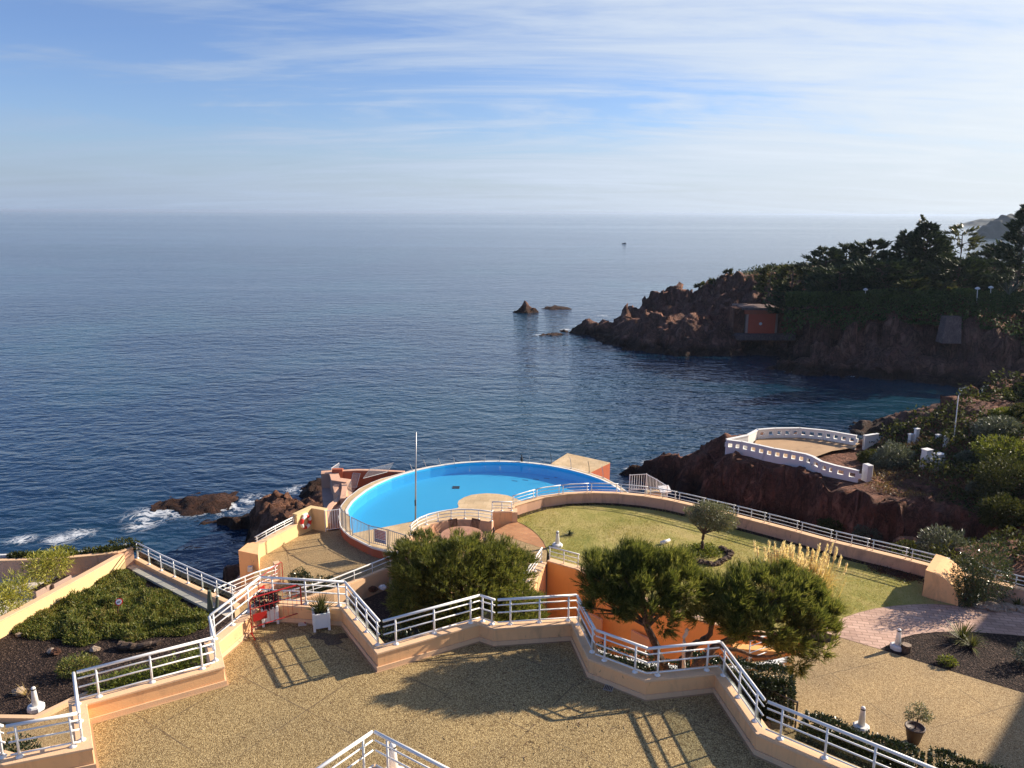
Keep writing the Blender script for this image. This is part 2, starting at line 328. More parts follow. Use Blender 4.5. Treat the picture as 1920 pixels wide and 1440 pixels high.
M['farpine'] = m_leaf('light_pine_foliage', [(0.03, 0.04, 0.015), (0.07, 0.078, 0.026), (0.12, 0.12, 0.042)], 0.3, 0.3)
M['ivy'] = m_leaf('clipped_ivy', [(0.038, 0.068, 0.024), (0.085, 0.125, 0.04), (0.14, 0.175, 0.06)], 0.15, 0.25, 0.6, 0.12)
M['grass'] = m_leaf('grass_blades', [(0.16, 0.165, 0.038), (0.34, 0.30, 0.085), (0.52, 0.41, 0.16)], 0.3, 0.5)
M['weed'] = m_leaf('bright_weeds', [(0.06, 0.085, 0.015), (0.13, 0.16, 0.03), (0.22, 0.22, 0.05)], 0.4, 2.0)
M['agave'] = m_leaf('yucca_blades', [(0.05, 0.06, 0.02), (0.11, 0.12, 0.035), (0.2, 0.19, 0.06)], 0.25, 2.0)
M['purple'] = m_leaf('dark_purple_leaves', [(0.02, 0.014, 0.016), (0.05, 0.03, 0.035), (0.1, 0.06, 0.065)], 0.2, 3.0)
M['dryscrub'] = m_leaf('dry_brown_scrub', [(0.08, 0.05, 0.025), (0.16, 0.105, 0.05), (0.24, 0.175, 0.085)], 0.3, 1.0)

# ------------------------------------------------------------------ object helpers
def tag(o, label=None, cat=None, group=None, kind=None):
    if label: o['label'] = label
    if cat: o['category'] = cat
    if group: o['group'] = group
    if kind: o['kind'] = kind
    return o
def thing(name, label, cat, loc=(0, 0, 0), group=None):
    o = bpy.data.objects.new(name, None); C.objects.link(o); o.location = loc; o.empty_display_size = 0.2
    return tag(o, label, cat, group)
def copy_tree(o, parent=None):
    c = o.copy(); C.objects.link(c)
    if parent is not None: c.parent = parent
    for ch in list(o.children): copy_tree(ch, c)
    return c

class MB:
    def __init__(s): s.v = []; s.f = []; s.smooth = False
    def add(s, vs, fs):
        b = len(s.v); s.v.extend([tuple(x) for x in vs]); s.f.extend([tuple(b + i for i in f) for f in fs]); return s
    def box(s, c, size, rz=0.0, rx=0.0, ry=0.0):
        m = Matrix.Translation(c) @ Matrix.Rotation(rz, 4, 'Z') @ Matrix.Rotation(ry, 4, 'Y') @ Matrix.Rotation(rx, 4, 'X')
        hx, hy, hz = [x / 2 for x in size]
        vs = [m @ Vector((x, y, z)) for z in (-hz, hz) for x, y in ((-hx, -hy), (hx, -hy), (hx, hy), (-hx, hy))]
        return s.add(vs, [(3, 2, 1, 0), (4, 5, 6, 7), (0, 1, 5, 4), (1, 2, 6, 5), (2, 3, 7, 6), (3, 0, 4, 7)])
    def tube(s, pts, r, n=8, cap=True):
        pts = [Vector(p) for p in pts]; k = len(pts)
        rs = r if isinstance(r, (list, tuple)) else [r] * k
        b = len(s.v)
        for i, p in enumerate(pts):
            d = (pts[min(i + 1, k - 1)] - pts[max(i - 1, 0)]).normalized()
            u = d.cross(Vector((0, 0, 1)));
            if u.length < 1e-3: u = d.cross(Vector((1, 0, 0)))
            u.normalize(); w = u.cross(d)
            for j in range(n):
                a = 2 * math.pi * j / n
                s.v.append(tuple(p + (u * math.cos(a) + w * math.sin(a)) * rs[i]))
        for i in range(k - 1):
            for j in range(n):
                a = b + i * n + j; c = b + i * n + (j + 1) % n
                s.f.append((a, c, c + n, a + n))
        if cap:
            s.f.append(tuple(b + j for j in range(n))[::-1]); s.f.append(tuple(b + (k - 1) * n + j for j in range(n)))
        return s
    def lathe(s, prof, c=(0, 0, 0), n=16):
        b = len(s.v)
        for r, z in prof:
            for j in range(n):
                a = 2 * math.pi * j / n
                s.v.append((c[0] + r * math.cos(a), c[1] + r * math.sin(a), c[2] + z))
        for i in range(len(prof) - 1):
            for j in range(n):
                a = b + i * n + j; d = b + i * n + (j + 1) % n
                s.f.append((a, d, d + n, a + n))
        s.f.append(tuple(b + j for j in range(n))[::-1]); s.f.append(tuple(b + (len(prof) - 1) * n + j for j in range(n)))
        return s
    def prism(s, poly, z0, z1):
        """poly: xy list, extruded from z0 to z1"""
        poly = [(p[0], p[1]) for p in poly]
        ar = sum(poly[i][0] * poly[(i + 1) % len(poly)][1] - poly[(i + 1) % len(poly)][0] * poly[i][1] for i in range(len(poly)))
        if ar < 0: poly = poly[::-1]
        n = len(poly); b = len(s.v)
        s.v += [(x, y, z0) for x, y in poly] + [(x, y, z1) for x, y in poly]
        tris = tessellate_polygon([[Vector((x, y, 0)) for x, y in poly]])
        for tr in tris:
            p = [poly[i] for i in tr]
            a2 = (p[1][0] - p[0][0]) * (p[2][1] - p[0][1]) - (p[2][0] - p[0][0]) * (p[1][1] - p[0][1])
            tr = tr if a2 > 0 else tr[::-1]
            s.f.append(tuple(b + n + i for i in tr)); s.f.append(tuple(b + i for i in tr)[::-1])
        for i in range(n):
            j = (i + 1) % n; s.f.append((b + i, b + j, b + n + j, b + n + i))
        return s
    def sheet(s, poly, z, holes=()):
        polys = [[(p[0], p[1]) for p in poly]] + [[(p[0], p[1]) for p in h] for h in holes]
        flat = [q for pl in polys for q in pl]; b = len(s.v)
        s.v += [(x, y, z) for x, y in flat]
        for tr in tessellate_polygon([[Vector((x, y, 0)) for x, y in pl] for pl in polys]):
            p = [flat[i] for i in tr]
            a2 = (p[1][0] - p[0][0]) * (p[2][1] - p[0][1]) - (p[2][0] - p[0][0]) * (p[1][1] - p[0][1])
            if abs(a2) < 1e-9: continue
            tr = tr if a2 > 0 else tr[::-1]
            s.f.append(tuple(b + i for i in tr))
        return s
    def build(s, name, mat, parent=None, smooth=False, bevel=0.0):
        v = np.array(s.v, dtype=np.float64).reshape(-1, 3)
        loc = np.zeros(3)
        if parent is not None:
            pr = parent
            while pr is not None: loc = loc + np.array(pr.location); pr = pr.parent
        me = bpy.data.meshes.new(name); me.from_pydata((v - loc).tolist(), [], s.f); me.update()
        o = bpy.data.objects.new(name, me); C.objects.link(o)
        me.materials.append(M[mat] if isinstance(mat, str) else mat)
        if parent is not None: o.parent = parent
        if smooth: me.polygons.foreach_set('use_smooth', [True] * len(me.polygons))
        if bevel:
            bv = o.modifiers.new('bevel', 'BEVEL'); bv.width = bevel; bv.segments = 2; bv.limit_method = 'ANGLE'
        return o

def bigmesh(name, v, f, mat, parent=None, smooth=False):
    """v (n,3) array, f (m,4) array of quads"""
    v = np.asarray(v, dtype=np.float64); f = np.asarray(f, dtype=np.int32)
    loc = np.zeros(3); pr = parent
    while pr is not None: loc = loc + np.array(pr.location); pr = pr.parent
    v = v - loc
    me = bpy.data.meshes.new(name); k = f.shape[1]
    me.vertices.add(len(v)); me.vertices.foreach_set('co', v.astype(np.float32).ravel())
    me.loops.add(f.size); me.loops.foreach_set('vertex_index', f.ravel())
    me.polygons.add(len(f)); me.polygons.foreach_set('loop_start', np.arange(0, f.size, k, dtype=np.int32))
    if smooth: me.polygons.foreach_set('use_smooth', np.ones(len(f), dtype=bool))
    me.update(calc_edges=True); me.validate()
    o = bpy.data.objects.new(name, me); C.objects.link(o)
    me.materials.append(M[mat] if isinstance(mat, str) else mat)
    if parent is not None: o.parent = parent
    return o

def unit(a): return a / np.maximum(np.linalg.norm(a, axis=-1, keepdims=True), 1e-9)
def rand_dirs(n): return unit(rng.normal(size=(n, 3)))
def cards(P, D, L, Wt, tip=0.25):
    """one narrow blade per point: base P, direction D"""
    P = np.asarray(P); n = len(P); D = unit(np.asarray(D))
    L = np.broadcast_to(np.asarray(L, dtype=float), (n,))[:, None]; Wt = np.broadcast_to(np.asarray(Wt, dtype=float), (n,))[:, None]
    S = unit(np.cross(D, rand_dirs(n))) * Wt * 0.5
    v = np.empty((n, 4, 3)); v[:, 0] = P - S; v[:, 1] = P + S; v[:, 2] = P + D * L + S * tip; v[:, 3] = P + D * L - S * tip
    f = np.arange(n * 4).reshape(n, 4)
    return v.reshape(-1, 3), f
def leaves(P, D, L, Wt):
    """diamond leaves"""
    P = np.asarray(P); n = len(P); D = unit(np.asarray(D))
    L = np.broadcast_to(np.asarray(L, dtype=float), (n,))[:, None]; Wt = np.broadcast_to(np.asarray(Wt, dtype=float), (n,))[:, None]
    S = unit(np.cross(D, rand_dirs(n))) * Wt * 0.5
    v = np.empty((n, 4, 3)); v[:, 0] = P; v[:, 1] = P + D * L * 0.45 + S; v[:, 2] = P + D * L; v[:, 3] = P + D * L * 0.45 - S
    return v.reshape(-1, 3), np.arange(n * 4).reshape(n, 4)
def join(parts):
    vs, fs, b = [], [], 0
    for v, f in parts:
        vs.append(v); fs.append(f + b); b += len(v)
    return np.concatenate(vs), np.concatenate(fs)

# ---- numpy noise
def _h(ix, iy, s):
    h = (ix.astype(np.int64) * 374761393 + iy.astype(np.int64) * 668265263 + s * 144269) & 0x7fffffff
    h = ((h ^ (h >> 13)) * 1274126177) & 0x7fffffff
    h = h ^ (h >> 16)
    return (h & 0xffff) / 65535.0
def vn(x, y, s=0):
    ix = np.floor(x); iy = np.floor(y); fx = x - ix; fy = y - iy
    fx = fx * fx * (3 - 2 * fx); fy = fy * fy * (3 - 2 * fy)
    a = _h(ix, iy, s); b = _h(ix + 1, iy, s); c = _h(ix, iy + 1, s); d = _h(ix + 1, iy + 1, s)
    return (a * (1 - fx) + b * fx) * (1 - fy) + (c * (1 - fx) + d * fx) * fy
def fbm(x, y, s=0, o=5, g=0.5):
    r = 0; a = 1; tot = 0
    for i in range(o):
        r = r + a * vn(x, y, s + i * 17); tot += a; a *= g; x = x * 2.03 + 5.1; y = y * 2.03 + 1.7
    return r / tot
def ridged(x, y, s=0, o=5):
    r = 0; a = 1; tot = 0
    for i in range(o):
        r = r + a * (1 - np.abs(2 * vn(x, y, s + i * 17) - 1)); tot += a; a *= 0.5; x = x * 2.1 + 5.1; y = y * 2.1 + 1.7
    return r / tot
def worley(x, y, s=0):
    ix = np.floor(x); iy = np.floor(y); best = np.full(x.shape, 9.0); cid = np.zeros(x.shape)
    for dx in (-1, 0, 1):
        for dy in (-1, 0, 1):
            cx = ix + dx; cy = iy + dy
            px = cx + _h(cx, cy, s); py = cy + _h(cx, cy, s + 5)
            d = np.hypot(px - x, py - y); m_ = d < best
            best = np.where(m_, d, best); cid = np.where(m_, _h(cx, cy, s + 9), cid)
    return best, cid

def poly_sd(X, Y, poly):
    """signed distance, negative inside"""
    inside = np.zeros(X.shape, bool); dist = np.full(X.shape, 1e9); n = len(poly)
    for i in range(n):
        x0, y0 = poly[i][:2]; x1, y1 = poly[(i + 1) % n][:2]
        dx, dy = x1 - x0, y1 - y0
        t_ = np.clip(((X - x0) * dx + (Y - y0) * dy) / max(dx * dx + dy * dy, 1e-9), 0, 1)
        dist = np.minimum(dist, np.hypot(X - x0 - t_ * dx, Y - y0 - t_ * dy))
        c_ = ((y0 > Y) != (y1 > Y)) & (X < (x1 - x0) * (Y - y0) / (y1 - y0 + 1e-12) + x0)
        inside ^= c_
    return np.where(inside, -dist, dist)
def spine(X, Y, pts):
    """pts: (x, y, z, slope, flat) polyline; height of the ridge they carry"""
    H = np.full(X.shape, -99.0)
    for a, b in zip(pts[:-1], pts[1:]):
        dx, dy = b[0] - a[0], b[1] - a[1]
        t_ = np.clip(((X - a[0]) * dx + (Y - a[1]) * dy) / max(dx * dx + dy * dy, 1e-9), 0, 1)
        d = np.hypot(X - a[0] - t_ * dx, Y - a[1] - t_ * dy)
        z = a[2] + (b[2] - a[2]) * t_; sl_ = a[3] + (b[3] - a[3]) * t_; fl = a[4] + (b[4] - a[4]) * t_
        H = np.maximum(H, z - sl_ * np.maximum(0, d - fl))
    return H
def heightfield(name, x0, x1, y0, y1, step, hf, mat, cut=SEA - 1.5, jit=0.35):
    nx = int((x1 - x0) / step) + 1; ny = int((y1 - y0) / step) + 1
    X, Y = np.meshgrid(np.linspace(x0, x1, nx), np.linspace(y0, y1, ny))
    wx = X + (fbm(X * 0.5, Y * 0.5, 91, 4) - 0.5) * 2.2; wy = Y + (fbm(X * 0.5, Y * 0.5, 57, 4) - 0.5) * 2.2
    Z = hf(wx, wy)
    # sideways jitter depends on height too, so cliffs get ledges and buttresses
    JX = (fbm(X * 0.9 + Z * 0.35, Y * 0.9 + Z * 0.9, 11, 4) - 0.5) * 2 * jit * 2; JY = (fbm(X * 0.9 + Z * 0.8, Y * 0.9 - Z * 0.4, 23, 4) - 0.5) * 2 * jit * 2
    V = np.stack([X + JX, Y + JY, Z], -1).reshape(-1, 3)
    I = np.arange(nx * ny).reshape(ny, nx)
    Fq = np.stack([I[:-1, :-1], I[:-1, 1:], I[1:, 1:], I[1:, :-1]], -1).reshape(-1, 4)
    keep = (V[Fq][:, :, 2].max(1) > cut)
    Fq = Fq[keep]
    used = np.unique(Fq); rem = np.full(len(V), -1); rem[used] = np.arange(len(used))
    return bigmesh(name, V[used], rem[Fq], mat)
def hsample(hf, x, y):
    X = np.array([[float(x)]]); Y = np.array([[float(y)]])
    return float(hf(X, Y)[0, 0])

# ---- walls
def offset(pl, d):
    """offset an xy polyline to its left by d (mitred)"""
    out = []; n = len(pl)
    for i in range(n):
        ns = []
        for a, b in ((i - 1, i), (i, i + 1)):
            if a < 0 or b >= n: continue
            dx, dy = pl[b][0] - pl[a][0], pl[b][1] - pl[a][1]; l = math.hypot(dx, dy)
            ns.append((-dy / l, dx / l))
        if len(ns) == 1: nx, ny = ns[0]; k = 1
        else:
            nx, ny = ns[0][0] + ns[1][0], ns[0][1] + ns[1][1]; l = math.hypot(nx, ny); nx /= l; ny /= l
            k = 1 / max(0.35, nx * ns[0][0] + ny * ns[0][1])
        out.append((pl[i][0] + nx * d * k, pl[i][1] + ny * d * k))
    return out
def wall_mb(pl, th, z0, z1, mb=None):
    """wall whose right-hand face follows pl; z1 number or list"""
    mb = mb or MB(); o = offset(pl, th); n = len(pl)
    zs = z1 if isinstance(z1, (list, tuple)) else [z1] * n
    b = len(mb.v)
    for i in range(n):
        mb.v += [(pl[i][0], pl[i][1], z0), (pl[i][0], pl[i][1], zs[i]), (o[i][0], o[i][1], zs[i]), (o[i][0], o[i][1], z0)]
    for i in range(n - 1):
        a = b + 4 * i; c = a + 4
        for j in range(4):
            k = (j + 1) % 4
            mb.f.append((a + j, a + k, c + k, c + j))
    mb.f.append((b, b + 3, b + 2, b + 1)); e = b + 4 * (n - 1); mb.f.append((e, e + 1, e + 2, e + 3))
    return mb
def wall(name, label, cat, pl, th, z0, z1, mat, cap=None, capmat='coping', group=None, capo=0.025, caph=0.05):
    """a wall; with a coping slab as a part when cap is given"""
    pl = [(p[0], p[1]) for p in pl]
    r = thing(name, label, cat, (pl[0][0], pl[0][1], z0), group)
    z1c = (z1 if not isinstance(z1, (list, tuple)) else None)
    wall_mb(pl, th, z0, z1).build('wall_body', mat, r)
    if cap:
        q = offset(pl, -capo)
        top = z1 if isinstance(z1, (list, tuple)) else [z1] * len(pl)
        mb = MB(); o2 = offset(q, th + 2 * capo); n = len(q)
        for i in range(n):
            mb.v += [(q[i][0], q[i][1], top[i] + 0.001), (q[i][0], q[i][1], top[i] + caph), (o2[i][0], o2[i][1], top[i] + caph), (o2[i][0], o2[i][1], top[i] + 0.001)]
        for i in range(n - 1):
            a = 4 * i; c = a + 4
            for j in range(4):
                k = (j + 1) % 4; mb.f.append((a + j, a + k, c + k, c + j))
        mb.f.append((0, 3, 2, 1)); e = 4 * (n - 1); mb.f.append((e, e + 1, e + 2, e + 3))
        mb.build('coping', capmat, r, bevel=0.008)
    return r

def lerp(a, b, t): return tuple(a[i] + (b[i] - a[i]) * t for i in range(3))
def railing(name, label, p, zt, rails, h, post_h0, nposts, group, ends=(0.12, 0.88), rt=0.032, rr=0.017, pr=0.022, glass=None, mat='white', flange=True, cat='railing'):
    """p: list of 3D foot points (z = top of wall); rails: heights above foot; h: top rail height"""
    r = thing(name, label, cat, p[0], group)
    P = [Vector(x) for x in p]
    cum = [0]
    for a, b in zip(P[:-1], P[1:]): cum.append(cum[-1] + (b - a).length)
    def at(u):
        s_ = u * cum[-1]
        for i in range(len(P) - 1):
            if s_ <= cum[i + 1] + 1e-9:
                return P[i].lerp(P[i + 1], (s_ - cum[i]) / max(1e-9, cum[i + 1] - cum[i]))
        return P[-1]
    up = Vector((0, 0, 1))
    MB().tube([q + up * h for q in P], rt, 10).build('top_rail', mat, r, True)
    for hh in rails:
        MB().tube([q + up * hh for q in P], rr, 6).build('cross_rail', mat, r, True)
    for i in range(nposts):
        u = ends[0] + (ends[1] - ends[0]) * (i / max(1, nposts - 1)) if nposts > 1 else 0.5
        q = at(u)
        mb = MB().tube([q + up * post_h0, q + up * (h - rt * 0.6)], pr, 8)
        if flange: mb.lathe([(pr * 3, 0.0), (pr * 2.9, 0.02), (pr * 1.2, 0.055)], (q.x, q.y, q.z + post_h0 - 0.01), 10)
        mb.build('post', mat, r, True)
    if glass:
        for a, b in zip(P[:-1], P[1:]):
            a2 = a.lerp(b, 0.03); b2 = b.lerp(a, 0.03); d = (b2 - a2).normalized(); nrm = Vector((-d.y, d.x, 0)) * 0.006
            mb = MB(); z0, z1 = glass
            for s_ in (-1, 1):
                mb.v += [tuple(a2 + up * z0 + nrm * s_), tuple(b2 + up * z0 + nrm * s_), tuple(b2 + up * z1 + nrm * s_), tuple(a2 + up * z1 + nrm * s_)]
            mb.f += [(0, 1, 2, 3), (7, 6, 5, 4), (0, 4, 5, 1), (1, 5, 6, 2), (2, 6, 7, 3), (3, 7, 4, 0)]
            mb.build('glass_panel', 'glass', r)
    return r

def bar_fence(name, label, p, h, spacing, group=None, mat='grey_metal', cat='fence', br=0.012, z0=0.06, lean=0.0, posts=True):
    """vertical bar fence along 3D foot points"""
    r = thing(name, label, cat, p[0], group); P = [Vector(x) for x in p]; up = Vector((0, 0, 1))
    MB().tube([q + up * h for q in P], 0.02, 6).build('top_rail', mat, r)
    MB().tube([q + up * (z0 + 0.04) for q in P], 0.016, 6).build('bottom_rail', mat, r)
    mb = MB()
    for a, b in zip(P[:-1], P[1:]):
        L = (b - a).length; k = max(2, int(L / spacing))
        for i in range(1, k):
            q = a.lerp(b, i / k); mb.tube([q + up * (z0 + 0.04), q + up * h], br, 4, False)
    mb.build('bars', mat, r)
    if posts:
        for q in P: MB().tube([q, q + up * (h + 0.04)], 0.028, 6).build('post', mat, r)
    return r

# ------------------------------------------------------------------ vegetation builders
def ell_points(n, c, rad, shell=0.55, lump=0.22, seed=0, zmin=-1.0):
    """points through the outer part of a lumpy ellipsoid, with outward directions"""
    c = np.array(c); rad = np.array(rad); D = rand_dirs(int(n * 1.6)); D = D[D[:, 2] > zmin][:n]
    lm = 1 + lump * (2 * fbm(D[:, 0] * 2.2 + seed + 7, D[:, 1] * 2.2 + D[:, 2] * 2.9 + 3, seed, 3) - 1) * 1.7
    rr_ = (shell + (1 - shell) * rng.random(len(D)) ** 0.6)
    return c + D * rad * (lm * rr_)[:, None], D
def bush(name, label, cat, base, blobs, mat, leaf=(0.09, 0.035), n=2500, shell=0.55, stem=True, group=None, up=0.3, lump=0.22, stemmat='bark', spread=0.9):
    """leafy shrub: blobs = (dx, dy, dz, rx, ry, rz) relative to base"""
    r = thing(name, label, cat, base, group)
    vol = [b[3] * b[4] + b[4] * b[5] + b[3] * b[5] for b in blobs]; parts = []
    for i, b in enumerate(blobs):
        k = int(n * vol[i] / sum(vol))
        Pn, D = ell_points(k, (base[0] + b[0], base[1] + b[1], base[2] + b[2]), b[3:6], shell, lump, 3 + i * 7 + int(abs(base[0] * 10)))
        Pn[:, 2] = np.maximum(Pn[:, 2], base[2] + 0.02)
        D2 = D + rand_dirs(len(D)) * spread + np.array([0, 0, up])
        parts.append(leaves(Pn, D2, leaf[0] * rng.uniform(0.7, 1.3, len(D)), leaf[1] * rng.uniform(0.8, 1.2, len(D))))
    v, f = join(parts); bigmesh('foliage', v, f, mat, r)
    if stem:
        mb = MB()
        for b in blobs:
            for _ in range(3):
                e = (base[0] + b[0] + random.uniform(-.4, .4) * b[3], base[1] + b[1] + random.uniform(-.4, .4) * b[4], base[2] + b[2] + b[5] * 0.35)
                mid = lerp(base, e, 0.5); mid = (mid[0] + random.uniform(-.05, .05), mid[1] + random.uniform(-.05, .05), mid[2])
                mb.tube([(base[0], base[1], base[2] - 0.03), mid, e], [0.022, 0.015, 0.006], 5)
        mb.build('stem', stemmat, r)
    return r
def tufts(c, n, length, cone, per, width, updir=0.6, blobs=None, shell=0.6, lump=0.2, fill=0.0, shrink=0.87):
    """pine twig-ends gathered in clumps; each twig-end is a brush of needles"""
    parts = []; vol = [b[3] * b[4] + b[4] * b[5] + b[3] * b[5] for b in blobs]
    for i, b in enumerate(blobs):
        k = int(n * vol[i] / sum(vol)); rad = np.array(b[3:6]) * shrink; ctr = np.array(c) + np.array(b[:3])
        nc = max(5, int(k / 42)); CD = rand_dirs(nc * 2); CD = CD[CD[:, 2] > -0.7][:nc]
        CP = ctr + CD * rad * rng.uniform(0.62, 1.06, (len(CD), 1)); cr = rng.uniform(0.16, 0.34, len(CD)) * (rad.mean() ** 0.5) * 1.15
        idx = rng.integers(0, len(CD), k); LD = unit(rand_dirs(k) + CD[idx] * 0.9 + np.array([0, 0, 0.35]))
        Pn = CP[idx] + LD * (cr[idx] * rng.random(k) ** 0.4)[:, None] * np.array([1.15, 1.15, 0.8])
        if fill:
            kf = int(k * fill); Pf, Df = ell_points(kf, ctr, rad * 0.94, 0.7, 0.16, 31 + i, -0.75); kf = len(Pf); Pn[:kf] = Pf; LD[:kf] = Df
        A = unit(CD[idx] * 0.5 + LD * 0.7 + np.array([0, 0, updir]) + rand_dirs(k) * 0.3)
        tw = rng.uniform(0.08, 0.24, k)
        for j in range(per):
            Q = Pn + A * (tw * (j / per))[:, None]
            N = unit(A + rand_dirs(k) * cone)
            parts.append(cards(Q, N, length * rng.uniform(0.75, 1.2, k), width, 0.3))
    return join(parts)
def limb(pts, r0, r1, n=7):
    P = []; pts = [Vector(p) for p in pts]
    for a, b in zip(pts[:-1], pts[1:]):
        for i in range(4): P.append(a.lerp(b, i / 4))
    P.append(pts[-1]); k = len(P)
    for i in range(1, k - 1): P[i] = P[i] + Vector((random.uniform(-1, 1), random.uniform(-1, 1), random.uniform(-1, 1))) * r0 * 0.25
    return MB().tube(P, [r0 + (r1 - r0) * (i / (k - 1)) ** 0.8 for i in range(k)], n)
def blade_plant(name, label, cat, base, n, L, width, mat, droop=0.3, minel=15, group=None):
    """rosette of arching blades (yucca, grass clumps)"""
    r = thing(name, label, cat, base, group); mb = MB()
    for i in range(n):
        a = random.uniform(0, 2 * math.pi); el = R(random.uniform(minel, 88)); l = L * random.uniform(0.7, 1.1)
        d = Vector((math.cos(a) * math.cos(el), math.sin(a) * math.cos(el), math.sin(el))); s_ = Vector((-math.sin(a), math.cos(a), 0)) * width / 2
        b0 = Vector(base); ps = []
        for k in range(4):
            u = k / 3; q = b0 + d * l * u + Vector((0, 0, -droop * l * u * u)); ps.append((q - s_ * (1 - u * 0.85), q + s_ * (1 - u * 0.85)))
        st = len(mb.v)
        for x, y in ps: mb.v += [tuple(x), tuple(y)]
        for k in range(3): mb.f.append((st + 2 * k, st + 2 * k + 1, st + 2 * k + 3, st + 2 * k + 2))
    mb.build('leaf_blades', mat, r)
    MB().lathe([(width * 1.6, -0.03), (width * 1.3, 0.06), (width * 0.5, 0.12)], base, 8).build('stem', 'bark', r)
    return r
def stone_mb(c, s, seed=0, mb=None):
    """an irregular boulder"""
    mb = mb or MB(); rs = random.Random(seed); n, m_ = 9, 6; b = len(mb.v)
    for i in range(m_ + 1):
        th = math.pi * i / m_
        for j in range(n):
            ph = 2 * math.pi * j / n; k = 1 + rs.uniform(-0.22, 0.2) * (0 < i < m_)
            mb.v.append((c[0] + s[0] * k * math.sin(th) * math.cos(ph), c[1] + s[1] * k * math.sin(th) * math.sin(ph), c[2] + s[2] * k * math.cos(th)))
    for i in range(m_):
        for j in range(n):
            a = b + i * n + j; d = b + i * n + (j + 1) % n; mb.f.append((a, a + n, d + n, d))
    return mb

# ================================================================== SETTING
T, L, CO, G = 0.0, -4.7, -5.4, -5.9
def px(pts, z): return [W(x, y, z) for x, y in pts]

sea = MB(); sea.v = [(-60000, -300, SEA), (60000, -300, SEA), (60000, 60000, SEA), (-60000, 60000, SEA)]; sea.f = [(0, 1, 2, 3)]
tag(sea.build('sea', 'sea'), kind='structure')

# ---- upper terrace
UT = px([(-60, 1452), (14, 1474), (177, 1441), (165, 1357), (422, 1284), (411, 1237), (497, 1163), (642, 1172), (709, 1258), (899, 1201), (926, 1210), (1072, 1200),
         (1104, 1269), (1210, 1311), (1339, 1297), (1416, 1414), (1740, 1560)], 0)
poly = [(p[0], p[1]) for p in UT] + [(9.5, 6.0), (9.5, 3.0), (-12, 3.0), (-12, UT[0][1])]
tag(MB().sheet(poly, 0.0).build('upper_terrace', 'gravel'), kind='structure')
up_wall = wall('parapet_wall', 'orange rendered parapet wall zigzagging round the wide gravel terrace in the foreground', 'wall', UT, 0.26, -9.0, 0.40, 'orange', True)
mb = wall_mb([(p[0], p[1]) for p in offset([(q[0], q[1]) for q in UT], -0.035)], 0.03, 0.004, 0.11)
mb.build('plinth', 'coping', up_wall)
tag(wall_mb(offset([(q[0], q[1]) for q in UT], -0.075), 0.045, -0.01, 0.005).build('wall_foot_grit', 'dirt'), kind='structure')
UTo = offset([(p[0], p[1]) for p in UT], 0.13)

# railings of the upper terrace, one per straight run
def seg(i, j, a=0.0, b=1.0, inset=0.10):
    p, q = UTo[i], UTo[j]
    return [(p[0] + (q[0] - p[0]) * a, p[1] + (q[1] - p[1]) * a, 0.45), (p[0] + (q[0] - p[0]) * b, p[1] + (q[1] - p[1]) * b, 0.45)]
GU = 'white railings round the upper gravel terrace'
UR = dict(h=0.65, post_h0=0.0, rails=[0.51, 0.32, 0.07], zt=0.45)
def urail(label, pts, n, **kw):
    d = dict(UR); d.update(kw)
    return railing('terrace_railing', label, pts, d['zt'], d['rails'], d['h'], d['post_h0'], n, GU, ends=d.get('ends', (0.12, 0.88)), glass=d.get('glass'))
urail('white tubular railing in the bottom left corner of the view, over shaded shrubs', seg(0, 1, 0, 0.96), 2)
urail('short white railing between the bottom left corner and the leaning cone light', seg(1, 2, 0.03, 0.98), 2)
urail('white railing seen end-on just right of the white cone light in the left mulch bed', seg(2, 3, 0.0, 1.0), 3, ends=(0.1, 0.95))
urail('long white railing in front of the left bark mulch bed', seg(3, 4, 0.02, 0.99), 3, ends=(0.13, 0.9))
urail('very short white railing turning the corner beside the juniper bed', seg(4, 5, 0.04, 0.96), 2, ends=(0.15, 0.85))
urail('white railing climbing to the red barrier, left of the flowering white planter', seg(5, 6, 0.02, 1.0), 3, ends=(0.05, 0.72))
urail('white railing behind the two square white planters', seg(6, 7, 0.0, 1.0), 3, ends=(0.14, 0.92))
urail('white railing with clear glass below, right of the spiky planter', seg(7, 8, 0.0, 0.98), 4, ends=(0.04, 0.94), glass=(0.08, 0.32))
urail('long white railing in front of the round dark pine', seg(8, 9, 0.03, 1.0), 3, ends=(0.12, 0.9))
urail('tiny white railing on the kink right of the round dark pine', seg(9, 10, 0.05, 0.98), 2, ends=(0.15, 0.8), glass=(0.08, 0.32))
urail('white railing in front of the deep orange wall', seg(10, 11, 0.03, 1.0), 3, ends=(0.16, 0.9))
urail('white railing slanting beside the left edge of the leaning pine', seg(11, 12, 0.02, 0.98), 2, ends=(0.12, 0.9), glass=(0.08, 0.32))
urail('white railing below the left crown of the leaning pine, over low shrubs', seg(12, 13, 0.02, 1.0), 2, ends=(0.18, 0.78))
urail('white railing directly in front of the leaning pine trunks', seg(13, 14, 0.0, 0.99), 2, ends=(0.15, 0.84))
urail('white railing running down beside the clipped hedge right of the pine trunks', seg(14, 15, 0.02, 0.99), 3, ends=(0.1, 0.86), glass=(0.08, 0.32))
urail('long white railing in the bottom right, in front of the low clipped hedges', seg(15, 16, 0.02, 1.0), 4, ends=(0.1, 0.95), glass=(0.08, 0.32))

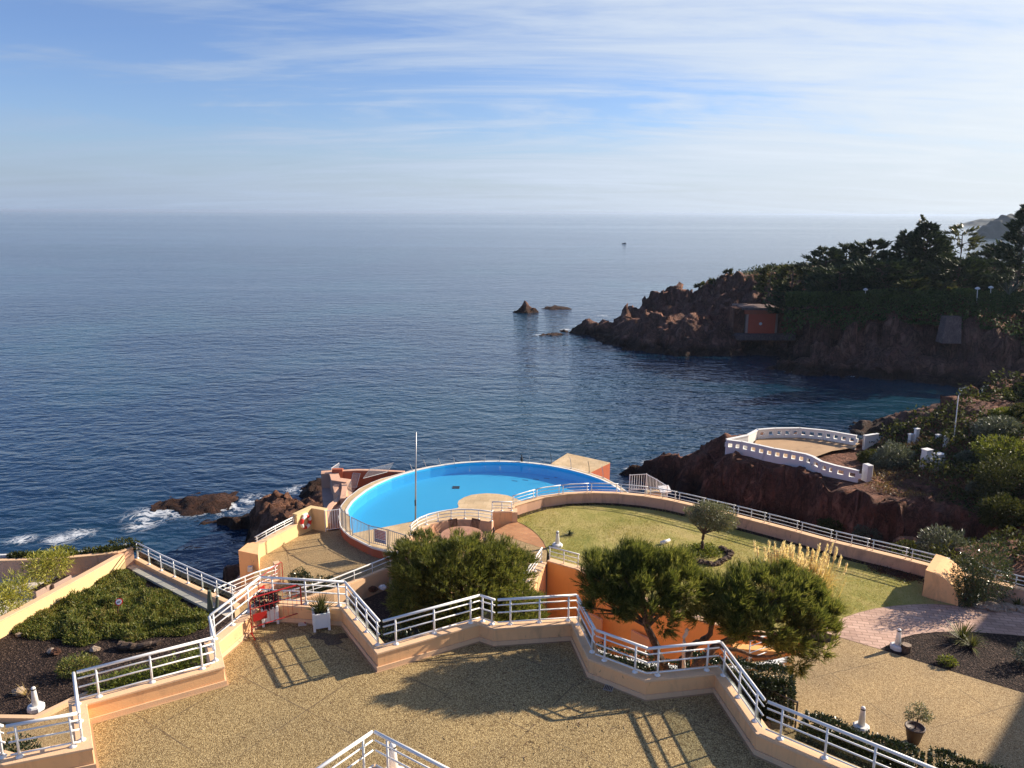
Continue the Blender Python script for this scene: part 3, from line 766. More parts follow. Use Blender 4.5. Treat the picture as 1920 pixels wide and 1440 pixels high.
# corner of a second railing at the bottom edge
A0 = W(700, 1371, 1.10); A1 = W(560, 1466, 1.10); A2 = W(880, 1463, 1.10)
cornerwall = [(A1[0], A1[1]), (A0[0], A0[1]), (A2[0], A2[1])]
wall('low_wall', 'orange low wall under the pointed railing corner at the bottom edge', 'wall', offset(cornerwall, -0.12), 0.24, 0.0, 0.32, 'coping')
railing('corner_railing', 'white railing run left of the pointed corner at the bottom edge', [(A1[0], A1[1], 0.33), lerp((A1[0], A1[1], 0.33), (A0[0], A0[1], 0.33), 0.985)], 0.33, [0.60, 0.40, 0.1], 0.77, 0.0, 2, 'railings meeting at the bottom edge', ends=(0.2, 0.86))
railing('corner_railing', 'white railing run right of the pointed corner at the bottom edge', [lerp((A0[0], A0[1], 0.33), (A2[0], A2[1], 0.33), 0.015), (A2[0], A2[1], 0.33)], 0.33, [0.60, 0.40, 0.1], 0.77, 0.0, 2, 'railings meeting at the bottom edge', ends=(0.14, 0.9))

# ---- lower ground sheets
bed = px([(-400, 1230), (0, 1198), (238, 1064), (440, 1160)], L)
KERB = px([(-60, 1358), (0, 1355), (66, 1356), (143, 1318), (180, 1305)], L)
tag(MB().sheet([(p[0], p[1]) for p in bed] + [(-3.0, 22.0), (-3.0, 13.0), (-7.6, 13.5)] + [(p[0], p[1]) for p in KERB[::-1]] + [(-30, KERB[0][1])], L).build('left_garden_soil', 'mulch'), kind='structure')
tag(MB().sheet([(p[0], p[1]) for p in KERB] + [(-7.0, 14), (-4, 10), (-40, 10), (-30, KERB[0][1] - .1)], L + 0.004).build('left_garden_path', 'gravel2'), kind='structure')
wall('kerb', 'peach kerb edging the left bark mulch bed beside the white cone light', 'kerb', KERB, 0.16, L, L + 0.16, 'coping')
GR = px([(1320, 1250), (1455, 1236), (1500, 1225), (1577, 1196), (1648, 1217), (1700, 1233), (1920, 1299), (2120, 1362)], L)
tag(MB().sheet([(p[0], p[1]) for p in GR] + [(22, 12), (5.5, 12), (4.5, 16)], L + 0.004).build('lower_terrace', 'gravel2'), kind='structure')

# pink paved path, mulch bed
MC = px([(1650, 1217.5), (1668, 1208), (1690, 1196.5), (1715, 1189.5), (1752, 1185.5), (1790, 1184), (1830, 1185.5), (1890, 1190), (1960, 1197), (2100, 1215), (2300, 1240)], L)
MBED = MC + px([(2300, 1420), (2120, 1362), (1920, 1299.5), (1700, 1233.5)], L)
tag(MB().sheet(MBED, L + 0.008).build('right_garden_soil', 'mulch'), kind='structure')
PATH = px([(1545, 1186), (1577, 1196)], L) + MC + px([(2300, 1160), (2000, 1152), (1880, 1146), (1800, 1136.5), (1760, 1133.5), (1720, 1133.5), (1680, 1136), (1640, 1141.5), (1610, 1149), (1585, 1157.5), (1568, 1165), (1540, 1176)], L)
tag(MB().sheet(PATH, L + 0.012).build('pink_path', 'paver'), kind='structure')

# lawn
LW = [(962, 972), (964, 969), (988, 961), (1020, 952), (1066, 945.5), (1112, 943.5), (1158, 945), (1204, 949.5), (1250, 957), (1295, 967.5), (1340, 979), (1387, 991), (1469, 1013), (1561, 1039), (1680, 1069), (1732, 1083)]
LWALL = px(LW, L)
OW = [(1.56, 30.55), (2.8, 29.75), (3.7, 28.6), (5.2, 27.0), (7.0, 25.6), (9.0, 24.6), (10.3, 24.3)]      # orange wall line
lawn = LWALL + px([(1728, 1118), (1750, 1126), (1796, 1136.5)], L) + px([(1760, 1133.5), (1720, 1133.5), (1680, 1136), (1640, 1141.5), (1610, 1149), (1585, 1157.5), (1568, 1165), (1540, 1176)], L)
lawn = [(p[0], p[1]) for p in lawn] + [(10.3, 24.55)] + [(x, y + 0.25) for x, y in OW[::-1][1:-1]] + [(1.75, 30.85)] + [(p[0], p[1]) for p in px([(1025, 1029), (1019, 1016), (1010, 1005), (999, 995), (985, 985.5), (973, 980)], L)]
tag(MB().sheet(lawn, L + 0.02).build('lawn', 'lawn'), kind='structure')
LAWN = lawn
# dark soil strip under the wall and along the paving
st = [(p[0], p[1]) for p in LWALL]
tag(wall_mb(st, -0.30, L + 0.0, L + 0.028).build('lawn_border_soil', 'mulch'), kind='structure')

# table terrace : gravel and terracotta paving
TT = px([(1026, 1031), (925, 997), (922, 1001)], L)
PT = px([(922, 979.5), (901, 976.5), (883, 975), (862.5, 974.6), (843, 976), (826, 979), (807.5, 983.5), (791, 990.5), (780, 998.5), (774, 1006), (768, 1018)], L + 0.5)
tfloor = [(p[0], p[1]) for p in TT] + [(p[0], p[1]) for p in PT] + [(-3.9, 30.4), (-3.2, 28.0), (0.55, 27.6), (1.5, 30.4)]
tag(MB().sheet(tfloor, L).build('table_terrace', 'gravel2'), kind='structure')
BK = px([(1026, 1031), (1025, 1029), (1019, 1016), (1010, 1005), (999, 995), (985, 985.5), (973, 980), (962, 976), (959, 979), (925, 997)], L)
tag(MB().sheet(BK, L + 0.006).build('terracotta_paving', 'brick'), kind='structure')
wall('curved_parapet', 'orange curved parapet round the terracotta table', 'wall', [(p[0], p[1]) for p in PT], -0.24, CO - 0.6, L + 0.46, 'pinkwall', True)
PTo = offset([(p[0], p[1]) for p in PT], -0.12)
railing('curved_railing', 'curved white railing on the parapet round the terracotta table', [(x, y, L + 0.52) for x, y in PTo[:10]], 0, [0.30, 0.14], 0.46, 0.0, 8, None, ends=(0.01, 0.97))
# stair side wall between the table and the lawn
e0 = W(960, 979, L); e1 = W(922, 961.5, L + 0.5)
r = thing('stair_wall', 'orange wall with a rail beside the steps from the table down to the pool', 'wall', (e1[0], e1[1], CO - 0.4))
MB().prism([(e1[0], e1[1]), (e0[0], e0[1]), (e0[0], e0[1] + 0.26), (e1[0], e1[1] + 0.3)], CO - 0.4, L + 0.5).build('wall_body', 'orange', r)
MB().prism([(e0[0] + 0.005, e0[1] - 0.03), (e0[0] + 0.26, e0[1] - 0.03), (e0[0] + 0.26, e0[1] + 0.5), (e0[0] + 0.005, e0[1] + 0.5)], CO - 0.4, L + 0.52).build('end_pillar', 'coping', r)
MB().prism([(e1[0], e1[1] - 0.02), (e0[0], e0[1] - 0.02), (e0[0], e0[1] + 0.30), (e1[0], e1[1] + 0.34)], L + 0.501, L + 0.55).build('coping', 'coping', r)
railing('stair_railing', 'short white railing above the steps between table and lawn', [(e1[0], e1[1] + 0.14, L + 0.55), (e0[0], e0[1] + 0.12, L + 0.55)], 0, [0.28, 0.14], 0.45, 0.0, 3, None, ends=(0.02, 0.98))
mb = MB()
for i in range(4):
    mb.box((e1[0] - 0.35 - 0.32 * i, e1[1] - 0.55, L - 0.17 * (i + 1) + 0.0), (0.34, 1.0, 0.17))
tag(mb.build('steps', 'brick'), 'terracotta steps dropping from the table terrace to the pool deck', 'steps')

# lawn wall with its panelled railing
LWt = [(p[0], p[1]) for p in LWALL] + [(p[0], p[1]) for p in px([(1775, 1095), (1830, 1110), (1920, 1133), (2100, 1180)], L)]
wall('lawn_wall', 'long weathered pink wall curving behind the lawn', 'wall', LWt, 0.26, -13.0, L + 0.52, 'pinkwall', True)
LWo = offset(LWt, 0.13)
def along(pl, n):
    cum = [0]
    for a, b in zip(pl[:-1], pl[1:]): cum.append(cum[-1] + math.dist(a[:2], b[:2]))
    out = []
    for i in range(n + 1):
        s_ = cum[-1] * i / n
        for k in range(len(pl) - 1):
            if s_ <= cum[k + 1] + 1e-9:
                u = (s_ - cum[k]) / max(1e-9, cum[k + 1] - cum[k]); out.append((pl[k][0] + (pl[k + 1][0] - pl[k][0]) * u, pl[k][1] + (pl[k + 1][1] - pl[k][1]) * u)); break
    return out
NP = 14
pts = along(LWo[1:17], NP * 3)
ORD = ['first', 'second', 'third', 'fourth', 'fifth', 'sixth', 'seventh']
for i in range(NP):
    q = pts[i * 3:i * 3 + 4]
    q = [(x, y, L + 0.575) for x, y in q]
    q[0] = lerp(q[0], q[1], 0.05); q[-1] = lerp(q[-1], q[-2], 0.05)
    lab = ('%s white rail panel from the pool end of the curved lawn wall' % ORD[i]) if i < 7 else ('%s white rail panel from the rounded buttress on the lawn wall' % ORD[NP - 1 - i])
    railing('railing_panel', lab, q, 0, [0.30, 0.13], 0.47, 0.0, 3 if i in (5, 8, 11) else 2, 'rail panels along the lawn wall', ends=(0.06, 0.94), rt=0.028, rr=0.015, pr=0.02, flange=False)
q = [(LWo[17][0], LWo[17][1], L + 0.575), (LWo[18][0], LWo[18][1], L + 0.575), (LWo[19][0], LWo[19][1], L + 0.575)]
railing('railing_panel', 'white railing on the low wall behind the oleander at the right edge', q, 0, [0.30, 0.13], 0.47, 0.0, 6, 'rail panels along the lawn wall', flange=False, rt=0.028)

# rounded buttress
b0 = W(1729, 1118, L); b1 = W(1796, 1137, L)
dx, dy = b1[0] - b0[0], b1[1] - b0[1]; ln = math.hypot(dx, dy); ux, uy = dx / ln, dy / ln; nx, ny = -uy, ux
if ny < 0: nx, ny = -nx, -ny
prof = [(0, 0), (0, 1.12)] + [(ln * (0.06 + 0.94 * math.sin(R(a))), 1.12 * (0.02 + 0.98 * math.cos(R(a)))) for a in range(10, 91, 8)] + [(ln, 0)]
dep = 1.9; mb = MB(); k = len(prof)
for s_, z in prof: mb.v.append((b0[0] + ux * s_, b0[1] + uy * s_, L + z))
for s_, z in prof: mb.v.append((b0[0] + ux * s_ + nx * dep, b0[1] + uy * s_ + ny * dep, L + z))
mb.f.append(tuple(range(k))[::-1]); mb.f.append(tuple(range(k, 2 * k)))
for i in range(k): j = (i + 1) % k; mb.f.append((i, j, j + k, i + k))
tag(mb.build('buttress', 'orange'), 'rounded quarter-circle orange buttress at the end of the lawn', 'buttress')

# ---- sunken courtyard with the deep orange wall
CY = -8.0
tag(MB().sheet([(-0.5, 17.0), (12, 17.0), (12, 25.5), (9, 26), (5, 28), (1.5, 31), (-0.5, 31)], CY).build('courtyard_floor', 'gravel2'), kind='structure')
ow = wall('courtyard_wall', 'deep orange curved wall with doors, rising from the courtyard to the lawn', 'wall', OW, 0.25, CY, L + 0.10, 'deeporange', True, capo=0.04)
for cx in (1115, 1205):
    y0 = 28.45 if cx == 1115 else 27.0
    P0 = Wd(cx, 1200, y0)
    MB().box((P0[0] - 0.09, P0[1] - 0.09, CY + 1.05), (0.9, 0.10, 2.1), R(-47)).build('door', 'door', ow)
GE = [(1.50, 30.45), (0.62, 27.6)]
wall('wing_wall', 'peach wing wall stepping down beside the deep orange wall', 'wall', GE[::-1], 0.38, CY, L + 0.06, 'orange', True)
railing('wing_railing', 'white railing on the edge of the table terrace above the orange wing wall', [(1.32, 30.55, L + 0.11), (0.40, 27.7, L + 0.11)], 0, [0.42, 0.22], 0.62, 0.0, 4, None, ends=(0.03, 0.95))
railing('courtyard_railing', 'white railing on top of the deep orange wall at the lawn corner', [(1.62, 30.62, L + 0.15), (2.85, 29.85, L + 0.15)], 0, [0.40, 0.2], 0.60, 0.0, 3, None, ends=(0.03, 0.97), flange=False)
# bed behind the parapet, its white kerb
KB = px([(1085, 1219), (1107, 1227.5), (1145, 1242), (1215, 1257), (1290, 1266), (1360, 1265), (1440, 1256), (1482, 1246)], L)
tag(MB().sheet([(p[0], p[1]) for p in KB] + [(9.5, 19), (6, 12), (1, 15), (0.5, 21)], L).build('pine_bed_soil', 'mulch'), kind='structure')
wall('courtyard_kerb', 'thin white-topped wall curving behind the leaning pine trunks', 'wall', KB, 0.16, CY, L + 0.12, 'deeporange', True, 'whitewall', caph=0.07)
s0 = W(1403, 1240, L + 0.1); s1 = W(1447, 1224, L + 0.1)
railing('courtyard_stair_railing', 'small white stair railing glimpsed under the right crown of the leaning pine', [s0, s1], 0, [0.55, 0.3, 0.1], 0.75, 0.0, 2, None, ends=(0.02, 0.98), flange=False)
pw = W(1375, 1228, L); pe = W(1404, 1226, L)
r = thing('stair_landing_wall', 'orange landing wall with a pale top beside the small stair railing', 'wall', pw)
MB().prism([(pw[0], pw[1]), (pe[0] + 1.1, pe[1] - 0.3), (pe[0] + 1.1, pe[1]), (pw[0], pw[1] + 0.35)], CY, L + 0.25).build('wall_body', 'deeporange', r)

# ---- left pool terrace
GP = px([(486, 1047), (558.6, 1006), (586, 992.6), (610, 997), (640, 993), (644, 997), (660, 1015), (679, 1025), (714, 1035), (745, 1043)], G)
gfl = [(p[0], p[1]) for p in GP] + [(-4.9, 30.2), (-5.0, 29.4)] + [(p[0], p[1]) for p in px([(727, 1072), (621, 1119), (520, 1150), (470, 1172), (405, 1150), (470, 1100)], G)]
tag(MB().sheet(gfl, G).build('pool_terrace', 'gravel2'), kind='structure')
RW = px([(735, 1059), (722, 1063.5), (672, 1084), (621, 1104.5), (575, 1118), (530, 1129), (505, 1137)], G + 0.4)
wall('bed_wall', 'peach wall between the pool terrace and the dark bed under the round pine', 'wall', RW[::-1], -0.22, -7.2, G + 0.38, 'coping', True)
RWo = offset([(p[0], p[1]) for p in RW], 0.11)
railing('pool_terrace_railing', 'long white two-bar railing between the pool terrace and the round pine', [(x, y, G + 0.44) for x, y in RWo[:6]], 0, [0.24], 0.45, 0.0, 6, None, ends=(0.03, 0.95), flange=False)
q = [W(505, 1107, G + 0.9), W(489, 1112, G + 0.8), W(484, 1121, G + 0.6), W(482, 1140, G + 0.3)]
railing('handrail', 'curled end of the white handrail below the red barrier', q, 0, [], 0.02, -0.4, 2, None, flange=False)
IW = px([(402, 1150), (412, 1132), (440, 1120), (480, 1103), (524, 1088)], G + 0.35)
wall('inlet_wall', 'pink low wall along the edge of the rocky inlet below the red barrier', 'wall', IW, 0.25, -13.0, G + 0.35, 'pinkwall', True)
IWo = offset([(p[0], p[1]) for p in IW], 0.12)
railing('inlet_railing', 'curved white railing above the rocky inlet, left of the shrubs on the pool terrace', [(x, y, G + 0.4) for x, y in IWo], 0, [0.42, 0.24, 0.1], 0.6, 0.0, 6, None, ends=(0.02, 0.97), flange=False)
LP = px([(486, 1047), (520, 1027), (558.6, 1006)], G)
wall('sea_parapet', 'yellow-orange parapet on the sea side of the pool terrace', 'wall', LP, 0.32, -13.0, G + 0.62, 'yellow', True)
LPo = offset([(p[0], p[1]) for p in LP], 0.16)
railing('sea_railing', 'white railing on the parapet left of the life ring', [(x, y, G + 0.68) for x, y in LPo], 0, [0.24, 0.1], 0.36, 0.0, 5, None, ends=(0.04, 0.97), flange=False)
q = px([(486, 1070), (486, 1047)], G); bx = W(449, 1062, G)
r = thing('parapet_pedestal', 'square orange pedestal with a small lamp at the corner above the inlet', 'pedestal', (bx[0], bx[1], -9))
MB().prism([(q[0][0], q[0][1]), (q[1][0], q[1][1] + 0.15), (bx[0] + 0.15, bx[1] + 0.85), (bx[0], bx[1])], -9.0, G + 0.78).build('wall_body', 'orange', r)
lb = W(469, 1064, G + 0.1)
MB().box((lb[0] + 0.05, q[0][1] - 0.02, lb[2]), (0.2, 0.16, 0.24)).build('lamp', 'whitewall', r)
sk = MB()
a = (bx[0], bx[1], -6.4); b = (q[0][0], q[0][1], -6.4)
s_ = W(405, 1105, SEA + 2.0); e_ = W(455, 1130, SEA + 2)
sk.add([a, b, (q[0][0], q[0][1], -13.5), (bx[0] - 2.6, bx[1] + 1.2, -9.2), (bx[0] - 2.6, bx[1] - 1.5, -13.5), (bx[0] - 2.4, bx[1] + 2.5, -13.5), (bx[0], bx[1] + 1, -6.4)],
       [(0, 1, 2, 4, 3), (0, 3, 5, 6), (3, 4, 5)])
tag(sk.build('concrete_apron', 'mauve'), 'sloping mauve concrete apron below the pedestal, going down to the inlet', 'apron')
RG = px([(558.6, 1006), (586, 992.6), (610, 997)], G)
wall('ring_wall', 'tall angled yellow wall carrying the life ring', 'wall', RG, 0.26, -12.0, G + 1.12, 'yellow', True, capmat='yellow')
c0 = W(572, 977, G + 0.55); dirw = Vector((RG[1][0] - RG[0][0], RG[1][1] - RG[0][1], 0)).normalized(); nn = Vector((dirw.y, -dirw.x, 0))
lr = thing('life_ring', 'red and white life ring hanging on the angled yellow wall', 'life ring', c0)
ctr = Vector(lerp(RG[0], RG[1], 0.5)) + Vector((0, 0, 0.62)) + nn * 0.09
for sgm in range(8):
    pts_ = [tuple(ctr + (dirw * math.cos(R(a)) + Vector((0, 0, 1)) * math.sin(R(a))) * 0.29) for a in range(sgm * 45, sgm * 45 + 46, 9)]
    MB().tube(pts_, 0.085, 8).build('ring_segment', 'red' if sgm % 2 else 'white', lr, True)
MB().box(tuple(ctr + Vector((0, 0, 0.38)) - nn * 0.04), (0.3, 0.12, 0.1), math.atan2(dirw.y, dirw.x)).build('holder', 'white', lr)

# ---- swimming pool
WATER = [(654, 964), (652, 957), (656, 950), (662, 941.5), (670, 934), (688, 920), (707, 909), (734, 897), (757, 889.5), (780, 883), (807, 877), (835, 872.5), (858, 869.5), (881, 867.7), (904, 866.6), (927, 866.2),
         (950, 866.5), (972, 867.3), (1000, 869.8), (1025, 873), (1048, 877.2), (1066, 881), (1087, 886.5), (1105, 892), (1126, 899.5), (1144, 908), (1158, 917), (1168, 926), (1172, 934),
         (1120, 938), (1060, 940), (1010, 943.5), (981, 940.5), (967, 934.5), (952, 928.8), (934, 926), (913, 924.8), (897, 926), (883, 928), (870, 932.5), (860, 938.5), (858, 944), (860, 950), (858, 952.5), (835, 956.5), (812, 964.5), (789, 972.5), (766, 979), (745, 983.5), (725, 987.5), (707, 991), (685, 995), (661, 1000), (656, 985)]
WATERW = [(p[0], p[1]) for p in px(WATER, CO)]
OUT = px([(745, 1042), (739, 1034), (720, 1030), (700, 1025), (679, 1015), (658, 1004), (646, 994), (640, 986), (637, 968), (641, 948), (652, 934), (675, 916), (698, 904.5), (716, 897.5), (733, 893), (756, 886.5), (780, 880), (807, 874.4), (835, 870),
          (858, 867), (881, 865.3), (904, 864.2), (927, 863.8), (950, 864.2), (972, 865), (1000, 867.4), (1025, 870.2), (1048, 873.6), (1070, 877), (1087, 881.5), (1105, 886.5), (1132, 896), (1154.5, 907.5), (1175, 922), (1190, 934)], CO)
OUT = [(p[0], p[1]) for p in OUT] + [(p[0], p[1] + 0.2) for p in LWALL[6:1:-1]] + [(0.2, 35.6), (-0.9, 34.2), (-2.5, 33), (-4.5, 31.5), (-5.2, 31.2)]
pool = thing('swimming_pool', 'large bright blue rounded swimming pool above the sea', 'swimming pool', (0, 40, CO))
MB().sheet(OUT, CO, [WATERW]).build('pool_deck', 'tile', pool)
mb = MB(); n = len(WATERW)
mb.v = [(x, y, CO - 0.001) for x, y in WATERW] + [(x, y, CO - 0.66) for x, y in WATERW]
mb.f = [(i, (i + 1) % n, (i + 1) % n + n, i + n) for i in range(n)]
mb.sheet(WATERW, CO - 0.66)
mb.build('basin', 'liner', pool)
MB().sheet(WATERW, CO - 0.10).build('water_surface', 'poolwater', pool)
rim = [WATERW[i] for i in range(0, 29)]
mb = wall_mb(rim, 0.13, CO - 0.02, CO + 0.025); mb.build('rim', 'whitewall', pool)
ow_ = [p for p in OUT[:35]]
wall_mb(ow_, 0.02, -12.5, CO - 0.09).build('outer_wall', 'redwall', pool)
wall_mb(ow_, 0.06, CO - 0.09, CO - 0.004).build('coping_edge', 'whitewall', pool)
dr = W(855, 914, CO - 0.65); MB().box((dr[0], dr[1], CO - 0.645), (0.42, 0.42, 0.02)).build('drain', 'dark_metal', pool)
mb = MB()   # row of thin dark blue blocks on the floor
for i in range(7):
    q = W(1085 - 20 * i, 872 + 1.6 * i + 20, CO - 0.65); mb.box((q[0], q[1], CO - 0.65), (0.35, 0.05, 0.012), R(-14))
mb.build('floor_blocks', 'blue', pool)

# platform seaward of the pool
pf = px([(1032, 870), (1064, 850), (1144, 867.5), (1105, 886.5)], CO - 0.02)
r = thing('sea_platform', 'tiled platform jutting seaward behind the pool with brick red sides', 'platform', (pf[1][0], pf[1][1], -12))
MB().prism(pf, -12.0, CO - 0.05).build('wall_body', 'redwall', r)
mb = MB(); pfo = [(p[0], p[1]) for p in pf]
mb.prism(pfo, CO - 0.048, CO - 0.012); mb.build('tiled_top', 'tile', r)

# little leaning posts round the far pool rim (the fence between them is gone)
PP = [(774, 874, -.5), (799, 867, -.45), (826, 864, -.4), (852, 862, -.25), (880, 858, -.12), (907, 858, 0), (935, 858, 0), (962, 858.5, .06), (988, 860, .18), (1016, 863, .25)]
plab = ['first', 'second', 'third', 'fourth', 'fifth']
for i, (x, y, ln_) in enumerate(PP):
    b = W(x + 2, y + 9.5, CO - 0.02); y2 = b[1] + 0.12
    lab = ('%s leaning fence post from the left along the far pool rim' % plab[i]) if i < 5 else ('%s fence post from the tiled platform along the far pool rim' % plab[9 - i])
    pr_ = thing('fence_post', lab, 'post', (b[0], y2, CO - 0.25), 'bare fence posts round the far pool rim')
    MB().tube([(b[0], y2, CO - 0.25), (b[0] + ln_ * 0.55, y2 + 0.05, CO + 0.42)], 0.02, 6).build('post_tube', 'grey_metal', pr_)
    MB().lathe([(0.05, 0), (0.05, 0.03)], (b[0], y2, CO - 0.26), 8).build('foot', 'grey_metal', pr_)
for i, (x, y, l_) in enumerate([(1034, 869, 'tall thin fence post at the left corner of the tiled platform'), (1071, 878.5, 'bent fence post standing on the pool coping in front of the tiled platform'), (1105, 886, 'dark fence post at the front corner of the tiled platform'), (1131, 896, 'fence post on the coping in front of the brick red platform side')]):
    b = W(x, y, CO); pr_ = thing('fence_post', l_, 'post', b, 'thin posts by the tiled platform')
    MB().tube([b, (b[0] - 0.03, b[1], b[2] + 0.4), (b[0] - 0.10, b[1], b[2] + 0.72)], 0.018, 6).build('post_tube', 'grey_metal' if i % 2 else 'dark_metal', pr_)
    MB().lathe([(0.05, 0.0), (0.05, 0.02)], b, 8).build('foot', 'grey_metal', pr_)
# seabird on the rim
b = W(978, 866, CO)
r = thing('seabird', 'small black seabird perched on the far pool rim', 'bird', b)
mb = MB(); mb.lathe([(0.015, 0.0), (0.06, 0.06), (0.085, 0.16), (0.07, 0.26), (0.03, 0.34), (0.022, 0.40), (0.035, 0.44), (0.03, 0.47), (0.01, 0.49)], b, 10)
mb.tube([(b[0], b[1], b[2] + 0.455), (b[0] - 0.09, b[1], b[2] + 0.445)], [0.012, 0.003], 5)
mb.tube([(b[0], b[1], b[2] + 0.08), (b[0] + 0.08, b[1] + 0.04, b[2] - 0.02)], [0.03, 0.012], 5)
mb.build('body', 'black', r, True)

# fences and gate at the near end of the pool
FG = 'grey bar fence panels at the near end of the pool'
def fpx(pts): return [W(x, y, CO + 0.0) for x, y in pts]
bar_fence('pool_fence', 'curved grey bar fence panel just right of the pool gate', fpx([(640.5, 986), (643, 990), (649, 996.5), (657, 1002.5)]), 0.95, 0.115, FG)
bar_fence('pool_fence', 'long grey bar fence panel carrying the red lettered sign', fpx([(661, 1004.5), (693, 1020.5), (727, 1028.5)]), 0.95, 0.115, FG)
bar_fence('pool_fence', 'grey bar fence panel running from the red lettered sign into the round pine', fpx([(730, 1029.5), (762, 1040)]), 0.95, 0.115, FG)
p0, p1 = Vector(fpx([(703, 1021.5)])[0]), Vector(fpx([(726, 1027.5)])[0]); d = (p1 - p0).normalized(); nr = Vector((d.y, -d.x, 0))
sg = thing('warning_sign', 'white sign with red lettering hung on the pool fence', 'sign', tuple(p0))
mid = (p0 + p1) / 2 + nr * 0.04; ang = math.atan2(d.y, d.x); wS = (p1 - p0).length
MB().box((mid.x, mid.y, CO + 0.52), (wS, 0.015, 0.66), ang).build('board', 'white', sg)
rs = random.Random(4)
for row in range(6):
    x = -wS / 2 + 0.06; mb = MB()
    while x < wS / 2 - 0.08:
        l_ = rs.uniform(0.025, 0.05); q = mid + d * (x + l_ / 2) + nr * 0.009
        mb.box((q.x, q.y, CO + 0.80 - row * 0.075), (l_, 0.004, 0.032), ang); x += l_ + 0.006
    mb.build('red_lettering', 'red', sg)
for row, wdt in enumerate((0.8, 0.9)):
    q = mid + nr * 0.009; MB().box((q.x, q.y, CO + 0.31 - row * 0.075), (wS * wdt, 0.004, 0.045), ang).build('blue_lettering', 'blue', sg)
g0 = W(611, 997, G); g1 = W(638, 993.5, G)
bar_fence('pool_gate', 'white barred gate between the life ring wall and the pool', [g0, g1], 1.12, 0.12, None, 'white', 'gate', 0.014)
# flagpole
fb = W(779, 977, CO); ft = Wd(780, 810, fb[1])
r = thing('flagpole', 'tall thin grey flagpole standing at the near edge of the pool', 'flagpole', fb)
MB().tube([fb, lerp(fb, ft, 0.5), ft], [0.045, 0.04, 0.03], 8).build('pole', 'grey_metal', r, True)
MB().box((fb[0] + 0.02, fb[1] - 0.05, fb[2] + 1.0), (0.07, 0.06, 0.3)).build('cleat', 'dark_metal', r)
MB().lathe([(0.12, 0), (0.12, 0.03), (0.06, 0.06)], fb, 10).build('base_plate', 'grey_metal', r)

# walls and ramp left of the pool
LZ = CO - 1.1
tag(MB().sheet(px([(612, 985), (640, 980), (640, 950), (668, 915), (700, 900), (730, 890), (760, 884), (640, 884), (604, 900), (604, 930)], LZ), LZ).build('lower_walkway', 'mauve'), kind='structure')
RWl = px([(640, 884.5), (670, 883), (700, 883.5), (730, 885), (757, 886.5)], CO - 0.1)
wall('red_wall', 'brick red wall along the sea edge left of the pool', 'wall', [(p[0], p[1]) for p in RWl], 0.22, -12.5, CO - 0.1, 'redwall', True, 'pinkwall')
ML = px([(620, 884), (640, 884)], CO + 0.05)
wall('red_pillar_wall', 'short dark red wall behind the leaning white gate left of the pool', 'wall', [(p[0], p[1] + .3) for p in ML], 0.25, -12.5, CO + 0.08, 'redwall')
MW = px([(602, 893), (616, 889)], CO - 0.1)
mp = [(MW[0][0], MW[0][1]), (W(604, 918, CO - .9)[0], W(604, 918, CO - .9)[1])]
mv = px([(602, 891), (618, 890), (622, 903), (650, 907)], CO - 0.25)
wall('mauve_wall', 'mauve stepped wall left of the pool, facing the rocks', 'wall', [(p[0], p[1]) for p in mv], 0.5, -12.5, CO - 0.2, 'mauve', True, 'pinkwall')
mv2 = px([(650, 905), (651, 915), (648, 935)], CO - 0.25)
wall('ramp_wall', 'pale pink wall beside the ramp left of the pool coping', 'wall', [(p[0], p[1]) for p in mv2][::-1], 0.3, -12.5, CO - 0.22, 'pinkwall')
cv = [W(628, 910, CO - 0.25), W(624, 915, CO - 0.35), W(627, 926, CO - 0.5), W(636, 933, CO - 0.6), W(628, 940, CO - 0.55), W(617, 948, CO - 0.45), W(611, 958, CO - 0.4), W(610, 985, CO - 0.4)]
r = thing('curved_wall', 'pink wavy wall winding from the gate down to the mauve wall', 'wall', cv[0])
wall_mb([(p[0], p[1]) for p in cv][::-1], -0.3, -12.0, [p[2] + 0.1 for p in cv][::-1]).build('wall_body', 'pinkwall', r)
tag(MB().sheet([(p[0], p[1]) for p in [cv[3], cv[4], cv[5], cv[6], W(611, 990, CO - .5), W(640, 985, CO - .5), W(640, 955, CO - .5), W(655, 925, CO - .5), W(650, 912, CO - .5), W(632, 912, CO - .5)]], CO - 0.62).build('ramp', 'pinkwall'), kind='structure')
def panel(name, label, p, q, h, tilt, n, mat='white', group='loose fence panels left of the pool'):
    r = thing(name, label, 'fence panel', p, group); p = Vector(p); q = Vector(q); up = Vector(tilt).normalized() * h
    MB().tube([p, q, q + up, p + up, p], 0.02, 5).build('frame', mat, r)
    mb = MB()
    for i in range(1, n): a_ = p.lerp(q, i / n); mb.tube([a_, a_ + up], 0.012, 4, False)
    mb.build('bars', mat, r)
panel('leaning_gate', 'white barred gate leaning between the mauve wall and the red wall', W(622, 900, CO - 0.8), W(636, 890, CO - 0.7), 0.75, (0.0, 0.1, 1), 8)
panel('loose_fence', 'bent grey fence panel standing askew beside the left pool coping', W(655, 913, CO - 0.35), W(668, 914, CO - 0.35), 0.85, (0.25, 0.5, 1), 7, 'grey_metal')
panel('loose_fence', 'grey fence panel fallen flat against the left pool coping', W(681, 897, CO - 0.05), W(726, 885, CO - 0.02), 0.75, (0.35, 0.6, 0.45), 16, 'grey_metal')
